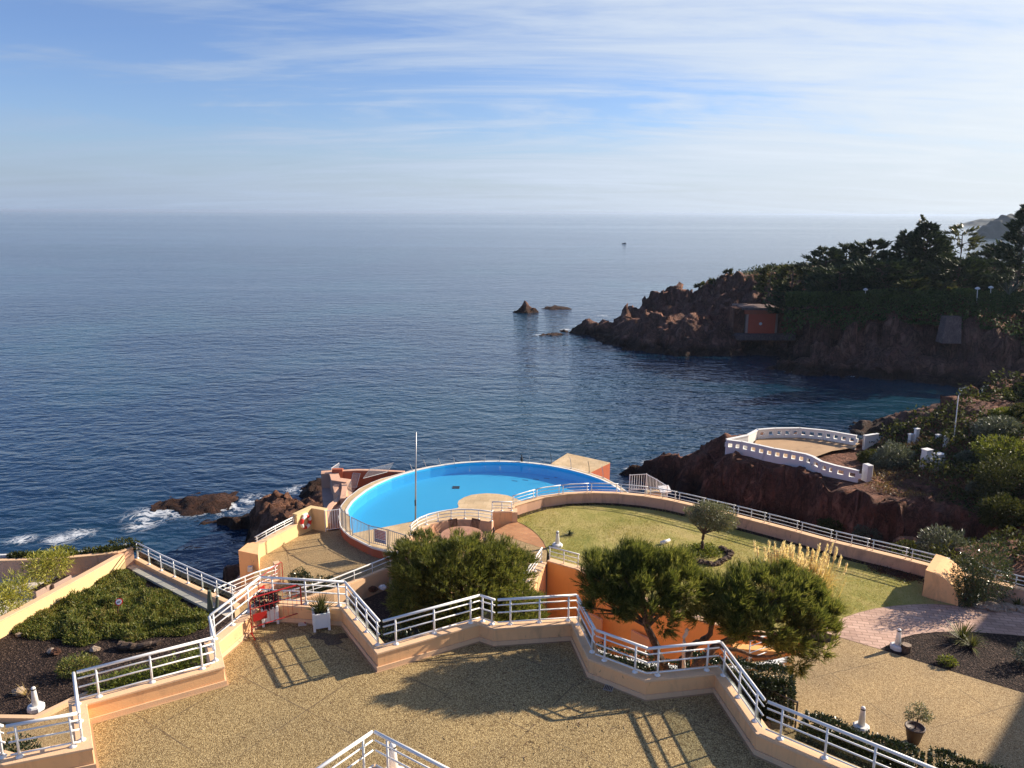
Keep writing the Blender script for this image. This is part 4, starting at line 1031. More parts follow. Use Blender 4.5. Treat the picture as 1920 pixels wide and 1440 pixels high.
# cage fence at the right end of the pool
cf = [W(1182, 928, CO), W(1180, 919, CO), W(1211, 917, CO), W(1230, 928, CO), W(1250, 941, CO)]
bar_fence('cage_fence', 'white barred fence bending at the right end of the pool', [(p[0], p[1], CO - 0.1) for p in cf[1:]], 1.0, 0.14, None, 'white', 'fence', 0.012)
q = W(1227, 938, CO + 0.0)
r = thing('pump_cover', 'cream curved pump housing behind the lawn wall at the right end of the pool', 'housing', q)
MB().prism([(q[0] - 0.5, q[1]), (q[0] + 0.35, q[1] - 0.1), (q[0] + 0.35, q[1] + 0.5), (q[0] - 0.5, q[1] + 0.5)], CO - 0.5, CO + 0.45).build('housing_body', 'tile', r, bevel=0.1)
MB().box((q[0] + 0.55, q[1] + 0.1, CO + 0.62), (0.62, 0.5, 0.05), 0.2, R(25)).build('lid', 'white', r)

# ---- left garden edge
LK = px([(253, 1057), (300, 1082), (350, 1106), (400, 1129), (440, 1147)], L)
wall('garden_edge_wall', 'peach kerb wall along the sea edge of the juniper garden', 'wall', LK, 0.22, -13.5, L + 0.18, 'coping', True)
LKo = offset([(p[0], p[1]) for p in LK], 0.11)
railing('garden_railing', 'long white railing with clear glass between the juniper garden and the inlet', [(x, y, L + 0.24) for x, y in LKo], 0, [0.53, 0.38], 0.72, 0.0, 8, None, ends=(0.01, 0.97), glass=(0.06, 0.37))
GU2 = px([(238, 1064), (253, 1057.5), (440, 1147.5), (428, 1158)], L)
tag(MB().sheet(GU2, L + 0.01).build('edge_gutter', 'pale'), kind='structure')
pk = px([(248, 1073), (290, 1095), (340, 1121), (395, 1149)], L)
wall('bed_edging', 'pale edging strip between the junipers and the gutter', 'kerb', pk, 0.22, L, L + 0.10, 'pale')
YW = px([(-60, 1232), (0, 1198), (60, 1166), (120, 1132), (180, 1098), (236, 1065)], L)
wall('garden_wall', 'pale yellow wall running up the left side of the juniper bed', 'wall', [(p[0], p[1]) for p in YW], 0.22, -9.0, L + 0.62, 'yellow', True, 'coping')
CW = px([(-80, 1087), (0, 1083.5), (60, 1082), (120, 1079), (180, 1073), (225, 1067), (253, 1058)], L)
wall('planter_wall', 'long curved pink planter wall at the sea edge on the far left', 'wall', [(p[0], p[1]) for p in CW], 0.16, -13.0, L + 0.72, 'pinkwall', True)
CWo = offset([(p[0], p[1]) for p in CW], 0.62)
wall('planter_back_wall', 'thin pale outer wall of the curved planter on the far left', 'wall', CWo, 0.12, -13.0, L + 0.72, 'whitewall')
tag(wall_mb(offset([(p[0], p[1]) for p in CW], 0.165), 0.45, L - 0.5, L + 0.60).build('planter_soil', 'mulch'), kind='structure')
lt = [(p[0], p[1]) for p in YW] + [(p[0], p[1]) for p in CW[::-1]]
tag(MB().sheet(offset([(p[0], p[1]) for p in YW], 0.2) + [(p[0], p[1]) for p in CW[::-1]], L - 0.05).build('left_terrace', 'pale'), kind='structure')

# bed under the round pine
tag(MB().sheet([(-9.5, 25.5), (-8, 28), (-5.2, 31.0), (-4.5, 30.5), (-4.5, 28.2), (0.7, 27.7), (0.7, 17), (-10, 17)], -6.06).build('pine_slope_soil', 'mulch'), kind='structure')
wall('terrace_retaining_wall', 'orange wall holding up the table terrace behind the round pine', 'wall', [(-4.0, 30.5), (-3.3, 27.9), (0.5, 27.5)], 0.25, -9, L + 0.05, 'orange')
MBx = MB().sheet([(-9.9, 21), (-9.4, 25.6), (-8.0, 27.5), (-6.3, 25), (-6.5, 19)], G - 0.02)
tag(MBx.build('stair_landing', 'pale'), kind='structure')

# ================================================================== LAND AND ROCKS
def rocky(X, Y, s, amp, cell):
    w1_, c1 = worley(X / cell, Y / cell, s); w2_, c2 = worley(X / (cell * 0.4) + 9, Y / (cell * 0.4), s + 3)
    return amp * ((c1 - 0.5) * 0.9 + (0.4 - w1_) * 1.1 + (c2 - 0.5) * 0.45 + (0.4 - w2_) * 0.45 + (ridged(X * 0.5, Y * 0.5, s, 5) - 0.6) * 1.1)
# shore rocks left of the pool
SP = [(-29.2, 58.2, -14.4, 1.0, 0.5), (-26, 57.8, -14.15, 0.9, 0.5), (-23, 57.0, -13.95, 0.9, 0.6), (-20.6, 55.6, -13.2, 1.0, 0.9), (-18.4, 54.2, -10.6, 1.5, 0.6), (-16.6, 52.0, -10.3, 1.4, 0.8), (-14, 48, -9.7, 1.2, 1.3), (-12, 43.5, -8.6, 1.0, 1.6), (-10.5, 39.5, -7.8, 0.9, 1.6)]
SP2 = [(-17, 65.5, -13.8, 0.8, 0.8), (-14.5, 60, -12.8, 0.8, 1.5), (-11, 52, -10.2, 0.9, 2.0)]
INLET = [W(x, y, SEA)[:2] for x, y in [(285, 978), (340, 982), (400, 986), (452, 993), (468, 1003), (458, 1030), (452, 1056), (440, 1100), (430, 1200), (150, 1200), (150, 985)]]
def h_left(X, Y):
    h = np.maximum(spine(X, Y, SP), spine(X, Y, SP2)) + rocky(X, Y, 5, 0.75, 1.6) * np.clip((X + 27) / 7, 0.4, 1)
    sd = poly_sd(X, Y, INLET)
    return h - 3.2 * np.clip(-sd + 0.4, 0, 4)
tag(heightfield('shore_rocks', -34, -3, 33, 72, 0.22, h_left, 'rocklit'), kind='structure')
def lone_rock(name, label, c, r0, h, spx, seed, mat='rockfar', step=0.25, pk_=None):
    def hf(X, Y):
        pts_ = [(c[0] + a * r0, c[1] + b * r0, SEA + z * h, h / r0 * k_, fl) for a, b, z, k_, fl in spx]
        return spine(X, Y, pts_) + rocky(X, Y, seed, 0.28 * h ** 0.6, max(0.7, r0 * 0.4))
    o = heightfield(name, c[0] - 2 * r0, c[0] + 2 * r0, c[1] - 2 * r0, c[1] + 2 * r0, step, hf, mat, cut=SEA - 0.6, jit=0.2)
    return tag(o, label, 'rock')
lone_rock('sea_rock', 'low wet rock awash in the foam at the left tip of the shore rocks', W(365, 945, SEA), 1.6, 0.6, [(-1, 0, 0.7, 0.8, 0.2), (0.8, 0.2, 1, 0.8, 0.3)], 3, 'rock')
lone_rock('sea_rock', 'pointed dark rock standing alone in the sea off the headland', W(985, 586, SEA), 3.3, 3.3, [(-0.7, 0, 0.12, .8, .1), (-0.1, 0, 0.85, 1.5, .1), (0.0, 0, 0.85, 1.5, .1), (0.7, 0, 0.15, .8, .1)], 8, step=0.3)
lone_rock('sea_rock', 'low flat dark rock in the sea right of the pointed rock', W(1045, 578, SEA), 2.4, 0.6, [(-0.9, 0.1, 0.3, .8, .1), (-0.1, 0, 1.05, .9, .3), (0.9, -0.3, 0.3, .8, .1)], 12, step=0.35)
lone_rock('sea_rock', 'tiny rock breaking the water left of the headland tip', W(1033, 627, SEA), 1.5, 0.55, [(-0.9, 0, 0.3, .8, .1), (0.8, 0, 0.6, .8, .1)], 15, step=0.3)

# promontory with the white balustrade
PZ = -9.3
PROM = [(18.3, 60.5), (18.6, 62.6), (22, 65.6), (27, 66.0), (32, 63.8), (38, 64), (44, 68), (60, 70), (70, 55), (62, 36), (40, 35.5), (35, 41), (31.5, 46), (28.8, 50.2), (26.4, 51.6), (25.0, 53.2), (23.2, 55.6), (20.0, 58.4)]
def h_prom(X, Y):
    sd0 = poly_sd(X, Y, PROM); sd = np.where(sd0 > -0.9, sd0 + np.clip(sd0 + 0.9, 0, 1) * (0.60 - ridged(X * 0.33, Y * 0.33, 73, 4)) * 3.2, sd0)
    top = PZ - 0.25 + np.clip((X - 29.5) / 10, 0, 1) ** 1.2 * 3.8 + np.clip((46 - Y) / 12, 0, 1) * np.clip((X - 27) / 9, 0, 1) * 1.2 + np.clip((X - 44) / 16, 0, 1) * 7
    out = np.clip(sd, 0, None)
    h1 = top - 2.6 * np.clip(out - 0.5, 0, 1.9) - 0.95 * np.clip(out - 2.4, 0, None)
    rough = np.where(sd < -0.6, 0.12 + np.clip((X - 31) / 8, 0, 1) * 0.4, 1.0)
    h1 = h1 + rocky(X, Y, 21, 0.62, 2.2) * rough
    sp = spine(X, Y, [(10.9, 69.0, -13.6, 0.9, 0.5), (13, 68.2, -12.9, 1.0, 0.6), (15.2, 67, -11.8, 1.2, 0.5), (17.3, 65.6, -10.6, 1.4, 0.8), (19.3, 64.6, -9.4, 1.5, 0.8), (20.5, 64.5, -9.0, 1.6, 0.5)]) + rocky(X, Y, 33, 0.7, 1.6)
    # low shelf and scree in front, on the right
    sh = spine(X, Y, [(15, 36.5, -9.0, 0.55, 0.5), (22, 34, -6.6, 0.5, 0.8), (28, 33, -5.6, 0.5, 2.0), (42, 33, -4.8, 0.4, 2.0)]) + rocky(X, Y, 41, 0.5, 1.8)
    sh2 = spine(X, Y, [(22.8, 48.5, -12.2, 0.8, 0.8), (26, 47.0, -11.0, 0.9, 0.8), (28, 43.5, -9.8, 0.8, 1.0), (31, 39, -8.0, 0.7, 1.0)]) + rocky(X, Y, 43, 0.6, 1.5)
    return np.maximum(np.maximum(h1, sp), np.maximum(sh, sh2))
tag(heightfield('promontory', 7, 66, 31, 74, 0.26, h_prom, 'rock', jit=0.4), kind='structure')
pfx = px([(1420, 823), (1452, 820.5), (1500, 820), (1545, 824), (1585, 829), (1612, 834), (1600, 842), (1560, 848), (1535, 857), (1510, 866), (1480, 862), (1440, 853), (1408, 846)], PZ)
tag(MB().sheet(pfx, PZ + 0.12).build('promontory_terrace', 'dirt'), kind='structure')

# balustrade: white wall with a row of square openings
def balustrade(name, label, p, h=0.85, th=0.22, pitch=0.72, group='white openwork walls on the promontory', holes=True):
    r = thing(name, label, 'balustrade', p[0], group); mb = MB(); cap = MB()
    for a, b in zip(p[:-1], p[1:]):
        a = Vector(a); b = Vector(b); d = b - a; Lh = math.hypot(d.x, d.y); ang = math.atan2(d.y, d.x); n = max(1, round(Lh / pitch)) if holes else 0
        pit = -math.atan2(d.z, Lh); m_ = (a + b) / 2; LL = d.length
        if holes:
            mb.box((m_.x, m_.y, m_.z + h * 0.16 - 0.4), (LL + .02, th, h * 0.32 + 0.8), ang, 0, pit)
            mb.box((m_.x, m_.y, m_.z + h * 0.84), (LL + .02, th, h * 0.26), ang, 0, pit)
            for i in range(n + 1):
                q = a.lerp(b, i / n); mb.box((q.x, q.y, q.z + h * 0.515), (LL / n * 0.48, th - 0.01, h * 0.40), ang)
        else: mb.box((m_.x, m_.y, m_.z + h * 0.5 - 0.4), (LL + .02, th, h + 0.8), ang, 0, pit)
        cap.box((m_.x, m_.y, m_.z + h * 1.0), (LL + .06, th + 0.08, 0.07), ang, 0, pit)
    mb.build('wall_body', 'whitewall', r); cap.build('coping', 'whitewall', r, bevel=0.01)
    return r
B1 = px([(1420, 823), (1452, 820.5), (1498, 820), (1545, 824.5), (1604, 835)], PZ + 0.1)
B1 = [(x, y, z) for x, y, z in B1]
balustrade('balustrade', 'white openwork wall on the far, sea side of the promontory terrace', B1)
B0 = px([(1362, 842), (1400, 834), (1420, 823)], PZ + 0.05)
balustrade('balustrade', 'solid white wall stepping up at the left end of the promontory terrace', B0, holes=False)
B2 = px([(1362, 843), (1390, 846.5), (1420, 853), (1450, 860), (1480, 865), (1510, 871)], PZ + 0.05) + [W(1523, 876, PZ + 0.1), W(1538, 885, PZ - 0.05), W(1565, 893, PZ - 0.15), W(1608, 903, PZ - 0.2)]
balustrade('balustrade', 'long white openwork wall winding along the near cliff edge of the promontory', B2)
q = W(1624, 905, PZ - 0.4)
r = thing('white_pillar', 'chipped white pillar at the right end of the near openwork wall', 'pillar', q)
MB().box((q[0], q[1], PZ - 0.3), (0.5, 0.6, 2.7), 0.3).build('pillar_body', 'whitewall', r, bevel=0.05)
gq = px([(1604, 834), (1618, 836)], PZ + 0.1)
panel('iron_gate', 'dark iron gate between the two white walls on the promontory terrace', gq[0], gq[1], 1.15, (0, 0.02, 1), 3, 'dark_metal', None)
B3 = px([(1619, 836), (1644, 832)], PZ + 0.1)
balustrade('balustrade', 'short solid white wall right of the iron gate on the promontory', B3, holes=False, h=0.9)
for x, y, hh, l_ in [(1707, 822, 0.9, 'small white gatepost on the far side of the promontory scrub'), (1717, 822, 1.2, 'taller white gatepost on the far side of the promontory scrub'), (1758, 826, 0.7, 'low white post beside the rock behind the promontory path'),
                     (1737, 853, 1.3, 'broad white block post at the top of the promontory steps'), (1760, 862, 1.2, 'grey weathered white block at the corner of the promontory steps'), (1772, 838, 1.1, 'thin white post beside the promontory flagpole'), (1888, 852, 0.9, 'white pointed post among the scrub at the right edge')]:
    b = W(x, y + 4, PZ + 1.1); zb = hsample(h_prom, b[0], b[1]); b = (b[0], b[1], min(zb, b[2]) - 0.55)
    r = thing('white_post', l_, 'post', b, 'white posts on the promontory')
    wv = 0.62 if 'block' in l_ else 0.34
    MB().box((b[0], b[1], b[2] + (hh + 0.5) / 2), (wv, wv * 0.8, hh + 0.5), 0.4).build('post_body', 'whitewall', r, bevel=0.03)
    MB().box((b[0], b[1], b[2] + hh + 0.525), (wv + 0.08, wv * 0.8 + 0.08, 0.05), 0.4).build('cap', 'whitewall', r)
pb = W(1788, 838, PZ + 1.2); ptp = Wd(1797, 742, pb[1])
r = thing('flagpole', 'white flagpole leaning slightly on the promontory', 'flagpole', pb)
MB().tube([(pb[0], pb[1], pb[2] - 1), ptp], [0.05, 0.03], 7).build('pole', 'white', r, True)
MB().lathe([(0.14, -0.6), (0.14, 0.05), (0.06, 0.09)], pb, 10).build('base', 'whitewall', r)
q0 = W(1737, 858, PZ + 0.9); q1 = W(1765, 866, PZ + 0.9)
tag(MB().box(((q0[0] + q1[0]) / 2, (q0[1] + q1[1]) / 2, PZ + 0.55), (1.7, 0.9, 1.0), -0.25).build('stone_steps', 'whitewall', bevel=0.04), 'low white steps between the two block posts on the promontory', 'steps')
lone_rock('sea_rock', 'long dark rock with a raised end behind the promontory posts', W(1740, 812, SEA), 5.0, 4.0, [(-1.1, 0.2, 0.25, .5, .2), (0.1, 0, 0.75, .7, .3), (0.8, 0, 1.3, 1.1, .3)], 28, step=0.3)

# far headland
HEAD = [(50.5, 123.5), (54, 121), (60, 119), (66, 116), (72, 113), (82, 110), (130, 105), (130, 205), (60, 200), (50, 172), (41, 166), (39, 158), (42, 150), (46.5, 146.5), (53.0, 145.5), (54.5, 134), (52.5, 128)]
def h_head(X, Y):
    sd = poly_sd(X, Y, HEAD) + (ridged(X * 0.16, Y * 0.16, 71, 4) - 0.62) * 6.5; out = np.clip(sd, 0, None)
    top = -6.3 + np.clip((-sd) / 7, 0, 1) * 3.9 + np.clip((-sd - 6) / 30, 0, 1) * 2.0
    h1 = top - 1.9 * np.clip(out, 0, 3.2) - 0.55 * np.clip(out - 3.2, 0, None)
    h1 = h1 + rocky(X, Y, 61, 1.6, 3.0) * np.where(sd < -3, 0.12, 1)
    a = spine(X, Y, [(11, 157.5, -13.8, 0.8, 0.5), (15, 156, -12.6, 0.8, 1), (18.5, 154.5, -11.4, 0.9, 1.2), (22.3, 153, -10.4, 0.9, 1.2), (24, 148, -10.2, 0.7, 1.5), (27, 143, -8.9, 0.75, 2.5), (32, 140, -8.9, 0.75, 3), (37, 136.5, -10.4, 0.9, 2.0), (40.5, 135.5, -12.8, 0.9, 1)])
    b = spine(X, Y, [(22.6, 153.2, -7.6, 2.6, 0.2), (23.2, 152.6, -8.8, 1.8, 0.3)])
    c = spine(X, Y, [(25.5, 160, -9.6, 0.9, 0.8), (28.2, 159, -8.0, 1.1, 0.8), (31.2, 158.2, -5.9, 1.25, 0.8), (33.6, 158, -5.0, 1.2, 1.2), (37.5, 157, -5.5, 1.0, 1.5), (41, 156, -4.8, 0.9, 2.0), (46, 155, -2.6, 0.7, 3.0), (52, 152, -2.9, 0.6, 3.0)])
    e = spine(X, Y, [(38.5, 146.5, -7.6, 0.9, 1.0), (42, 147, -6.2, 0.8, 1.5)])
    d = spine(X, Y, [(41.5, 119.8, -13.7, 0.7, 0.6), (45.5, 119.0, -12.6, 0.7, 1.2), (52, 118.5, -12.0, 0.6, 1.6), (56, 118.5, -10.2, 0.8, 1.6), (60, 117, -10.6, 0.7, 2), (68, 112, -11.6, 0.6, 2), (80, 108, -12, .6, 2)])
    return np.maximum.reduce([h1, a + rocky(X, Y, 63, 1.3, 2.4), b + rocky(X, Y, 64, 0.5, 1.5), c + rocky(X, Y, 65, 1.75, 2.0), e + rocky(X, Y, 66, 0.8, 2.5), d + rocky(X, Y, 67, 0.9, 2.8)])
tag(heightfield('headland', 6, 118, 106, 190, 0.42, h_head, 'rockfar', jit=0.5), kind='structure')

# distant capes
def h_cape(X, Y):
    return spine(X, Y, [(507, 842, -9, 1.6, 4), (513, 848, -1.5, 1.5, 5), (525, 852, 4.5, 1.3, 6), (540, 858, 9, 1.2, 8), (560, 866, 10.5, 1.1, 12), (680, 900, 12, 0.9, 30)]) + (fbm(X * 0.12, Y * 0.12, 3, 5) - 0.5) * 5
cp = heightfield('near_cape', 490, 760, 800, 960, 1.6, h_cape, 'cape', jit=0.6); tag(cp, kind='structure')
def h_cape2(X, Y):
    return spine(X, Y, [(1030, 1795, -12.5, 0.25, 6), (1060, 1800, -6, 0.3, 8), (1090, 1810, 1, 0.3, 12), (1200, 1850, 4, 0.3, 20)]) + (fbm(X * 0.06, Y * 0.06, 5, 5) - 0.5) * 5
cp = heightfield('far_cape', 1000, 1300, 1720, 1960, 3, h_cape2, 'cape', jit=0.6); tag(cp, kind='structure')

# ================================================================== BACKGROUND THINGS
def ground(x, y, hf, y0=30.0, y1=200.0):
    """where the line of sight through a pixel first meets a height function"""
    d = ROT @ Vector((x - 960.0, 720.0 - y, -F)); tt = np.linspace(y0 / d.y, y1 / d.y, 1400)
    X = d.x * tt; Y = d.y * tt; Z = CAM_Z + d.z * tt; H = hf(X[None, :], Y[None, :])[0]
    k = np.argmax(Z < H)
    return (float(X[k]), float(Y[k]), float(H[k]))

# boathouse on the headland
Y0 = 136.0
def bh(x, y, dy=0.0): return Wd(x, y, Y0 + dy)
r = thing('boathouse', 'red-doored boathouse set into the rocks of the headland', 'boathouse', bh(1428, 628))
def slab(name, xa, xb, ya, yb, mat, dep=1.0, dy=0.0, par=None, bev=0.0):
    a = bh(xa, yb, dy); b = bh(xb, ya, dy); mb = MB()
    mb.box(((a[0] + b[0]) / 2, Y0 + dy + dep / 2, (a[2] + b[2]) / 2), (abs(b[0] - a[0]), dep, abs(b[2] - a[2])))
    return mb.build(name, mat, par or r, bevel=bev)
slab('wall', 1397, 1460, 582, 629, 'mauve', 5.0, 0.25)
slab('door', 1402, 1455, 589, 627, 'hutred', 0.2)
slab('lintel', 1397, 1457, 581, 589, 'redwall', 0.5, -0.05)
slab('roof', 1393, 1462, 577.5, 581.5, 'mauvestone', 6.0, -0.1)
slab('stone_wing', 1374, 1397, 578, 628, 'rock', 4.0, 0.6)
slab('stone_wing', 1459, 1489, 576, 630, 'rock', 4.0, 0.5)
slab('quay', 1372, 1492, 629, 638, 'mauvestone', 4.5, -2.2)
slab('parapet', 1374, 1402, 570, 573, 'mauve', 0.4, 4.2)
rp = MB(); a = bh(1456, 588); b = bh(1478, 573, 4); rp.box(((a[0] + b[0]) / 2, Y0 + 2.2, (a[2] + b[2]) / 2), (0.7, 6, 0.4), R(-25)); rp.build('ramp_wall', 'mauve', r)
q = bh(1426, 607); MB().tube([(q[0], Y0 - 0.06, q[2]), (q[0], Y0 + 0.02, q[2])], 0.28, 12).build('round_sign', 'white', r)
# stone pillar in the cliff
q = Wd(1787, 612, 113); r = thing('stone_tower', 'square mauve stone pier built against the headland cliff', 'pier', (q[0], q[1], -9))
mb = MB(); mb.add([(q[0] - 1.5, 112.6, -8.6), (q[0] + 1.2, 112.4, -8.6), (q[0] + 1.2, 114.5, -8.6), (q[0] - 1.5, 114.5, -8.6), (q[0] - 1.1, 113.1, -4.8), (q[0] + 1.05, 112.9, -4.9), (q[0] + 1.05, 114.5, -4.9), (q[0] - 1.1, 114.5, -4.8)],
       [(3, 2, 1, 0), (4, 5, 6, 7), (0, 1, 5, 4), (1, 2, 6, 5), (2, 3, 7, 6), (3, 0, 4, 7)])
mb.build('pier_body', 'mauvestone', r); MB().box((q[0], 113.8, -4.78), (2.3, 1.6, 0.12)).build('cap', 'mauvestone', r)
# hedge: clipped ivy hanging along the cliff edge
def mass(name, label, cat, pts, n, leaf, mat, kind=None, lump=0.25):
    """leafy mass along (x, y, zbase, ztop, halfdepth) stations"""
    P = []; D = []
    seg_ = [(a, b) for a, b in zip(pts[:-1], pts[1:])]
    tot = sum(math.dist(a[:2], b[:2]) for a, b in seg_)
    for a, b in seg_:
        k = int(n * math.dist(a[:2], b[:2]) / tot); u = rng.random(k)
        A = np.array(a); B = np.array(b); Q = A + (B - A) * u[:, None]
        nrm = np.array([B[1] - A[1], -(B[0] - A[0])]); nrm = nrm / np.linalg.norm(nrm)
        th = rng.random(k) * math.pi * 0.75 - 0.2           # front face and top
        prof_h = np.sin(np.clip(th, -0.2, math.pi)) ; prof_d = np.cos(th)
        bulge = 1 + lump * (2 * fbm(Q[:, 0] * 0.45 + Q[:, 2], Q[:, 1] * 0.45 + th * 1.3, 5, 4) - 1) * 1.5
        hh = Q[:, 2] + (Q[:, 3] - Q[:, 2]) * np.clip(prof_h, 0, 1) ** 0.6 * (0.85 + 0.15 * bulge)
        drape = np.where(th < 0.25, rng.random(k) ** 1.5 * 7.0 * np.clip(fbm(Q[:, 0] * 0.28, Q[:, 1] * 0.28, 44, 4) - 0.40, 0, 1) * 2.0, 0); hh = hh - drape
        off = Q[:, 4] * prof_d * bulge + drape * 0.30
        P.append(np.stack([Q[:, 0] + nrm[0] * off, Q[:, 1] + nrm[1] * off, hh], -1))
        D.append(np.stack([nrm[0] * prof_d, nrm[1] * prof_d, prof_h * 0.6], -1) + rand_dirs(k) * 0.8)
    P = np.concatenate(P); D = np.concatenate(D)
    v, f = leaves(P, D, leaf[0] * rng.uniform(0.7, 1.3, len(P)), leaf[1] * rng.uniform(0.8, 1.2, len(P)))
    o = bigmesh(name, v, f, mat)
    return tag(o, label, cat, None, kind)
HG = []
for x, yb, yt, y in [(1478, 590, 552, 125.5), (1520, 586, 551, 124), (1600, 588, 551, 122), (1680, 600, 546, 120), (1760, 605, 545, 117), (1800, 608, 543, 115.5), (1850, 612, 549, 114), (1920, 615, 550, 112), (2010, 620, 552, 110)]:
    a = Wd(x, yb, y); b = Wd(x, yt, y + 1.5); HG.append((a[0], y + 1.2, a[2], b[2], 2.0))
mass('clipped_hedge', 'long clipped dark green hedge draped over the headland cliff edge', 'hedge', HG, 26000, (0.5, 0.3), 'ivy')

def far_tree(name, label, top_px, halfw, y, kind, mat='cypress', base_z=-3.0, n=3400, group='dark trees crowding the headland garden'):
    tp = Wd(top_px[0], top_px[1], y); s_ = (y * 0.976 + 2) / F; w = halfw * s_; h = tp[2] - base_z
    base = (tp[0], y, base_z); r = thing(name, label, 'tree', base, group)
    limb([base, (base[0] + w * 0.05, y, base_z + h * 0.5), (tp[0], y, tp[2] - h * 0.08)], 0.32, 0.06, 6).build('trunk', 'bark', r)
    nb = int(n / 40); parts = []; wood = MB()
    for i in range(nb):
        u = (i + random.random()) / nb; z = base_z + h * (0.06 + 0.93 * u)
        if kind == 'cone': rad = w * (1.02 - u) ** 0.75 * random.uniform(0.75, 1.12)
        elif kind == 'umbrella': 
            u = 0.45 + 0.55 * u; z = base_z + h * u; rad = w * math.sqrt(max(0.03, 1 - ((u - 0.66) / 0.36) ** 2)) * random.uniform(0.7, 1.1)
        else: rad = w * math.sqrt(max(0.02, 1 - max(0, (u - 0.25) / 0.77) ** 2.2)) * random.uniform(0.65, 1.15)
        a = random.uniform(0, 2 * math.pi); ca, sa = math.cos(a), math.sin(a); sl_ = random.uniform(0.0, 0.38)
        m_ = 40; uu = rng.uniform(0.25, 1.0, m_) ** 0.7
        P = np.stack([base[0] + ca * rad * uu, base[1] + sa * rad * uu, z + sl_ * rad * uu * uu], -1)
        P = P + rng.normal(size=(m_, 3)) * np.array([0.07, 0.07, 0.035]) * (0.6 + rad * 0.55)
        D = np.stack([np.full(m_, ca), np.full(m_, sa), np.full(m_, 0.35 + sl_)], -1) + rand_dirs(m_) * 0.55
        parts.append(leaves(P, D, rng.uniform(0.5, 1.05, m_), rng.uniform(0.16, 0.3, m_)))
        if i % 5 == 0: wood.tube([(base[0], base[1], z - 0.3), (base[0] + ca * rad * 0.7, base[1] + sa * rad * 0.7, z + sl_ * rad * 0.5)], [0.09, 0.03], 4)
    v, f = join(parts); bigmesh('crown', v, f, mat, r); wood.build('branches', 'bark', r)
    return r
FT = [('cypress_tree', 'lowest spiky dark cypress at the left end of the headland trees', (1550, 466), 42, 134, 'flat', 'cypress', -3.5, 3600),
      ('cypress_tree', 'spreading dark cypress next from the left, touching the lowest spiky one', (1588, 462), 42, 137, 'flat', 'cypress', -3, 3600),
      ('cypress_tree', 'feathery dark cypress left of the tall cedar on the headland', (1636, 452), 44, 134, 'flat', 'cypress', -3, 4200),
      ('cedar_tree', 'tall dark dense cedar dominating the headland', (1742, 420), 72, 130, 'cone', 'cypress', -3, 12000),
      ('cedar_tree', 'dark cedar filling the gap left of the tall dense cedar', (1700, 436), 45, 133, 'cone', 'cypress', -3, 4200),
      ('pine_tree', 'paler thin-topped pine rising behind the tall dense cedar', (1731, 405), 22, 142, 'cone', 'farpine', -3, 1500),
      ('umbrella_pine', 'light see-through umbrella pine against the sea right of the tall cedar', (1806, 427), 40, 140, 'umbrella', 'farpine', -3, 1500),
      ('cypress_tree', 'tall layered dark cypress cut by the right edge of the photo', (1926, 388), 62, 116, 'cone', 'cypress', -3, 7500),
      ('cypress_tree', 'low dark cypress between the umbrella pine and the tall right edge cypress', (1868, 462), 48, 128, 'flat', 'cypress', -3, 4200),
      ('cypress_tree', 'dark low tree below the umbrella pine, behind the hedge', (1800, 490), 62, 124, 'flat', 'cypress', -2.6, 4600),
      ('cypress_tree', 'dark low tree behind the hedge, just below the feathery cypress', (1655, 492), 70, 126, 'flat', 'cypress', -3, 5000),
      ('cypress_tree', 'dark broad tree at the hedge below the spiky cypresses', (1575, 505), 60, 127, 'flat', 'cypress', -4, 4400),
      ('round_bush', 'round dark green bush at the top of the headland rocks', (1446, 503), 26, 141, 'flat', 'maquis', -4.5, 1600),
      ('round_bush', 'second round green bush right of the rocks, left of the spiky cypress', (1487, 499), 30, 136, 'flat', 'maquis', -4.5, 1900),
      ('round_bush', 'wide dark bush hanging above the boathouse roof', (1484, 541), 46, 131, 'flat', 'cypress', -7.5, 2600),
      ('round_bush', 'pale green bush in front of the tall cedar at the hedge top', (1772, 533), 16, 118, 'flat', 'farpine', -2.4, 600),
      ('round_bush', 'dull green rounded bush behind the hedge under the tall cedar', (1710, 528), 30, 121, 'flat', 'maquis', -2.6, 1500),
      ('small_tree', 'tiny lone tree on the crest of the headland rocks', (1365, 507), 5, 155, 'umbrella', 'maquis', -2.6, 200),
      ('small_tree', 'tiny round shrub lower on the crest of the headland rocks', (1340, 524), 6, 156, 'flat', 'maquis', -4.2, 200),
      ('small_tree', 'tiny shrub on the rocks right of the jagged headland peak', (1312, 533), 9, 157, 'flat', 'maquis', -5.0, 300)]
for nm, lb_, tp, hw, y, kd, mt, bz, n in FT: far_tree(nm, lb_, tp, hw, y, kd, mt, bz, n)
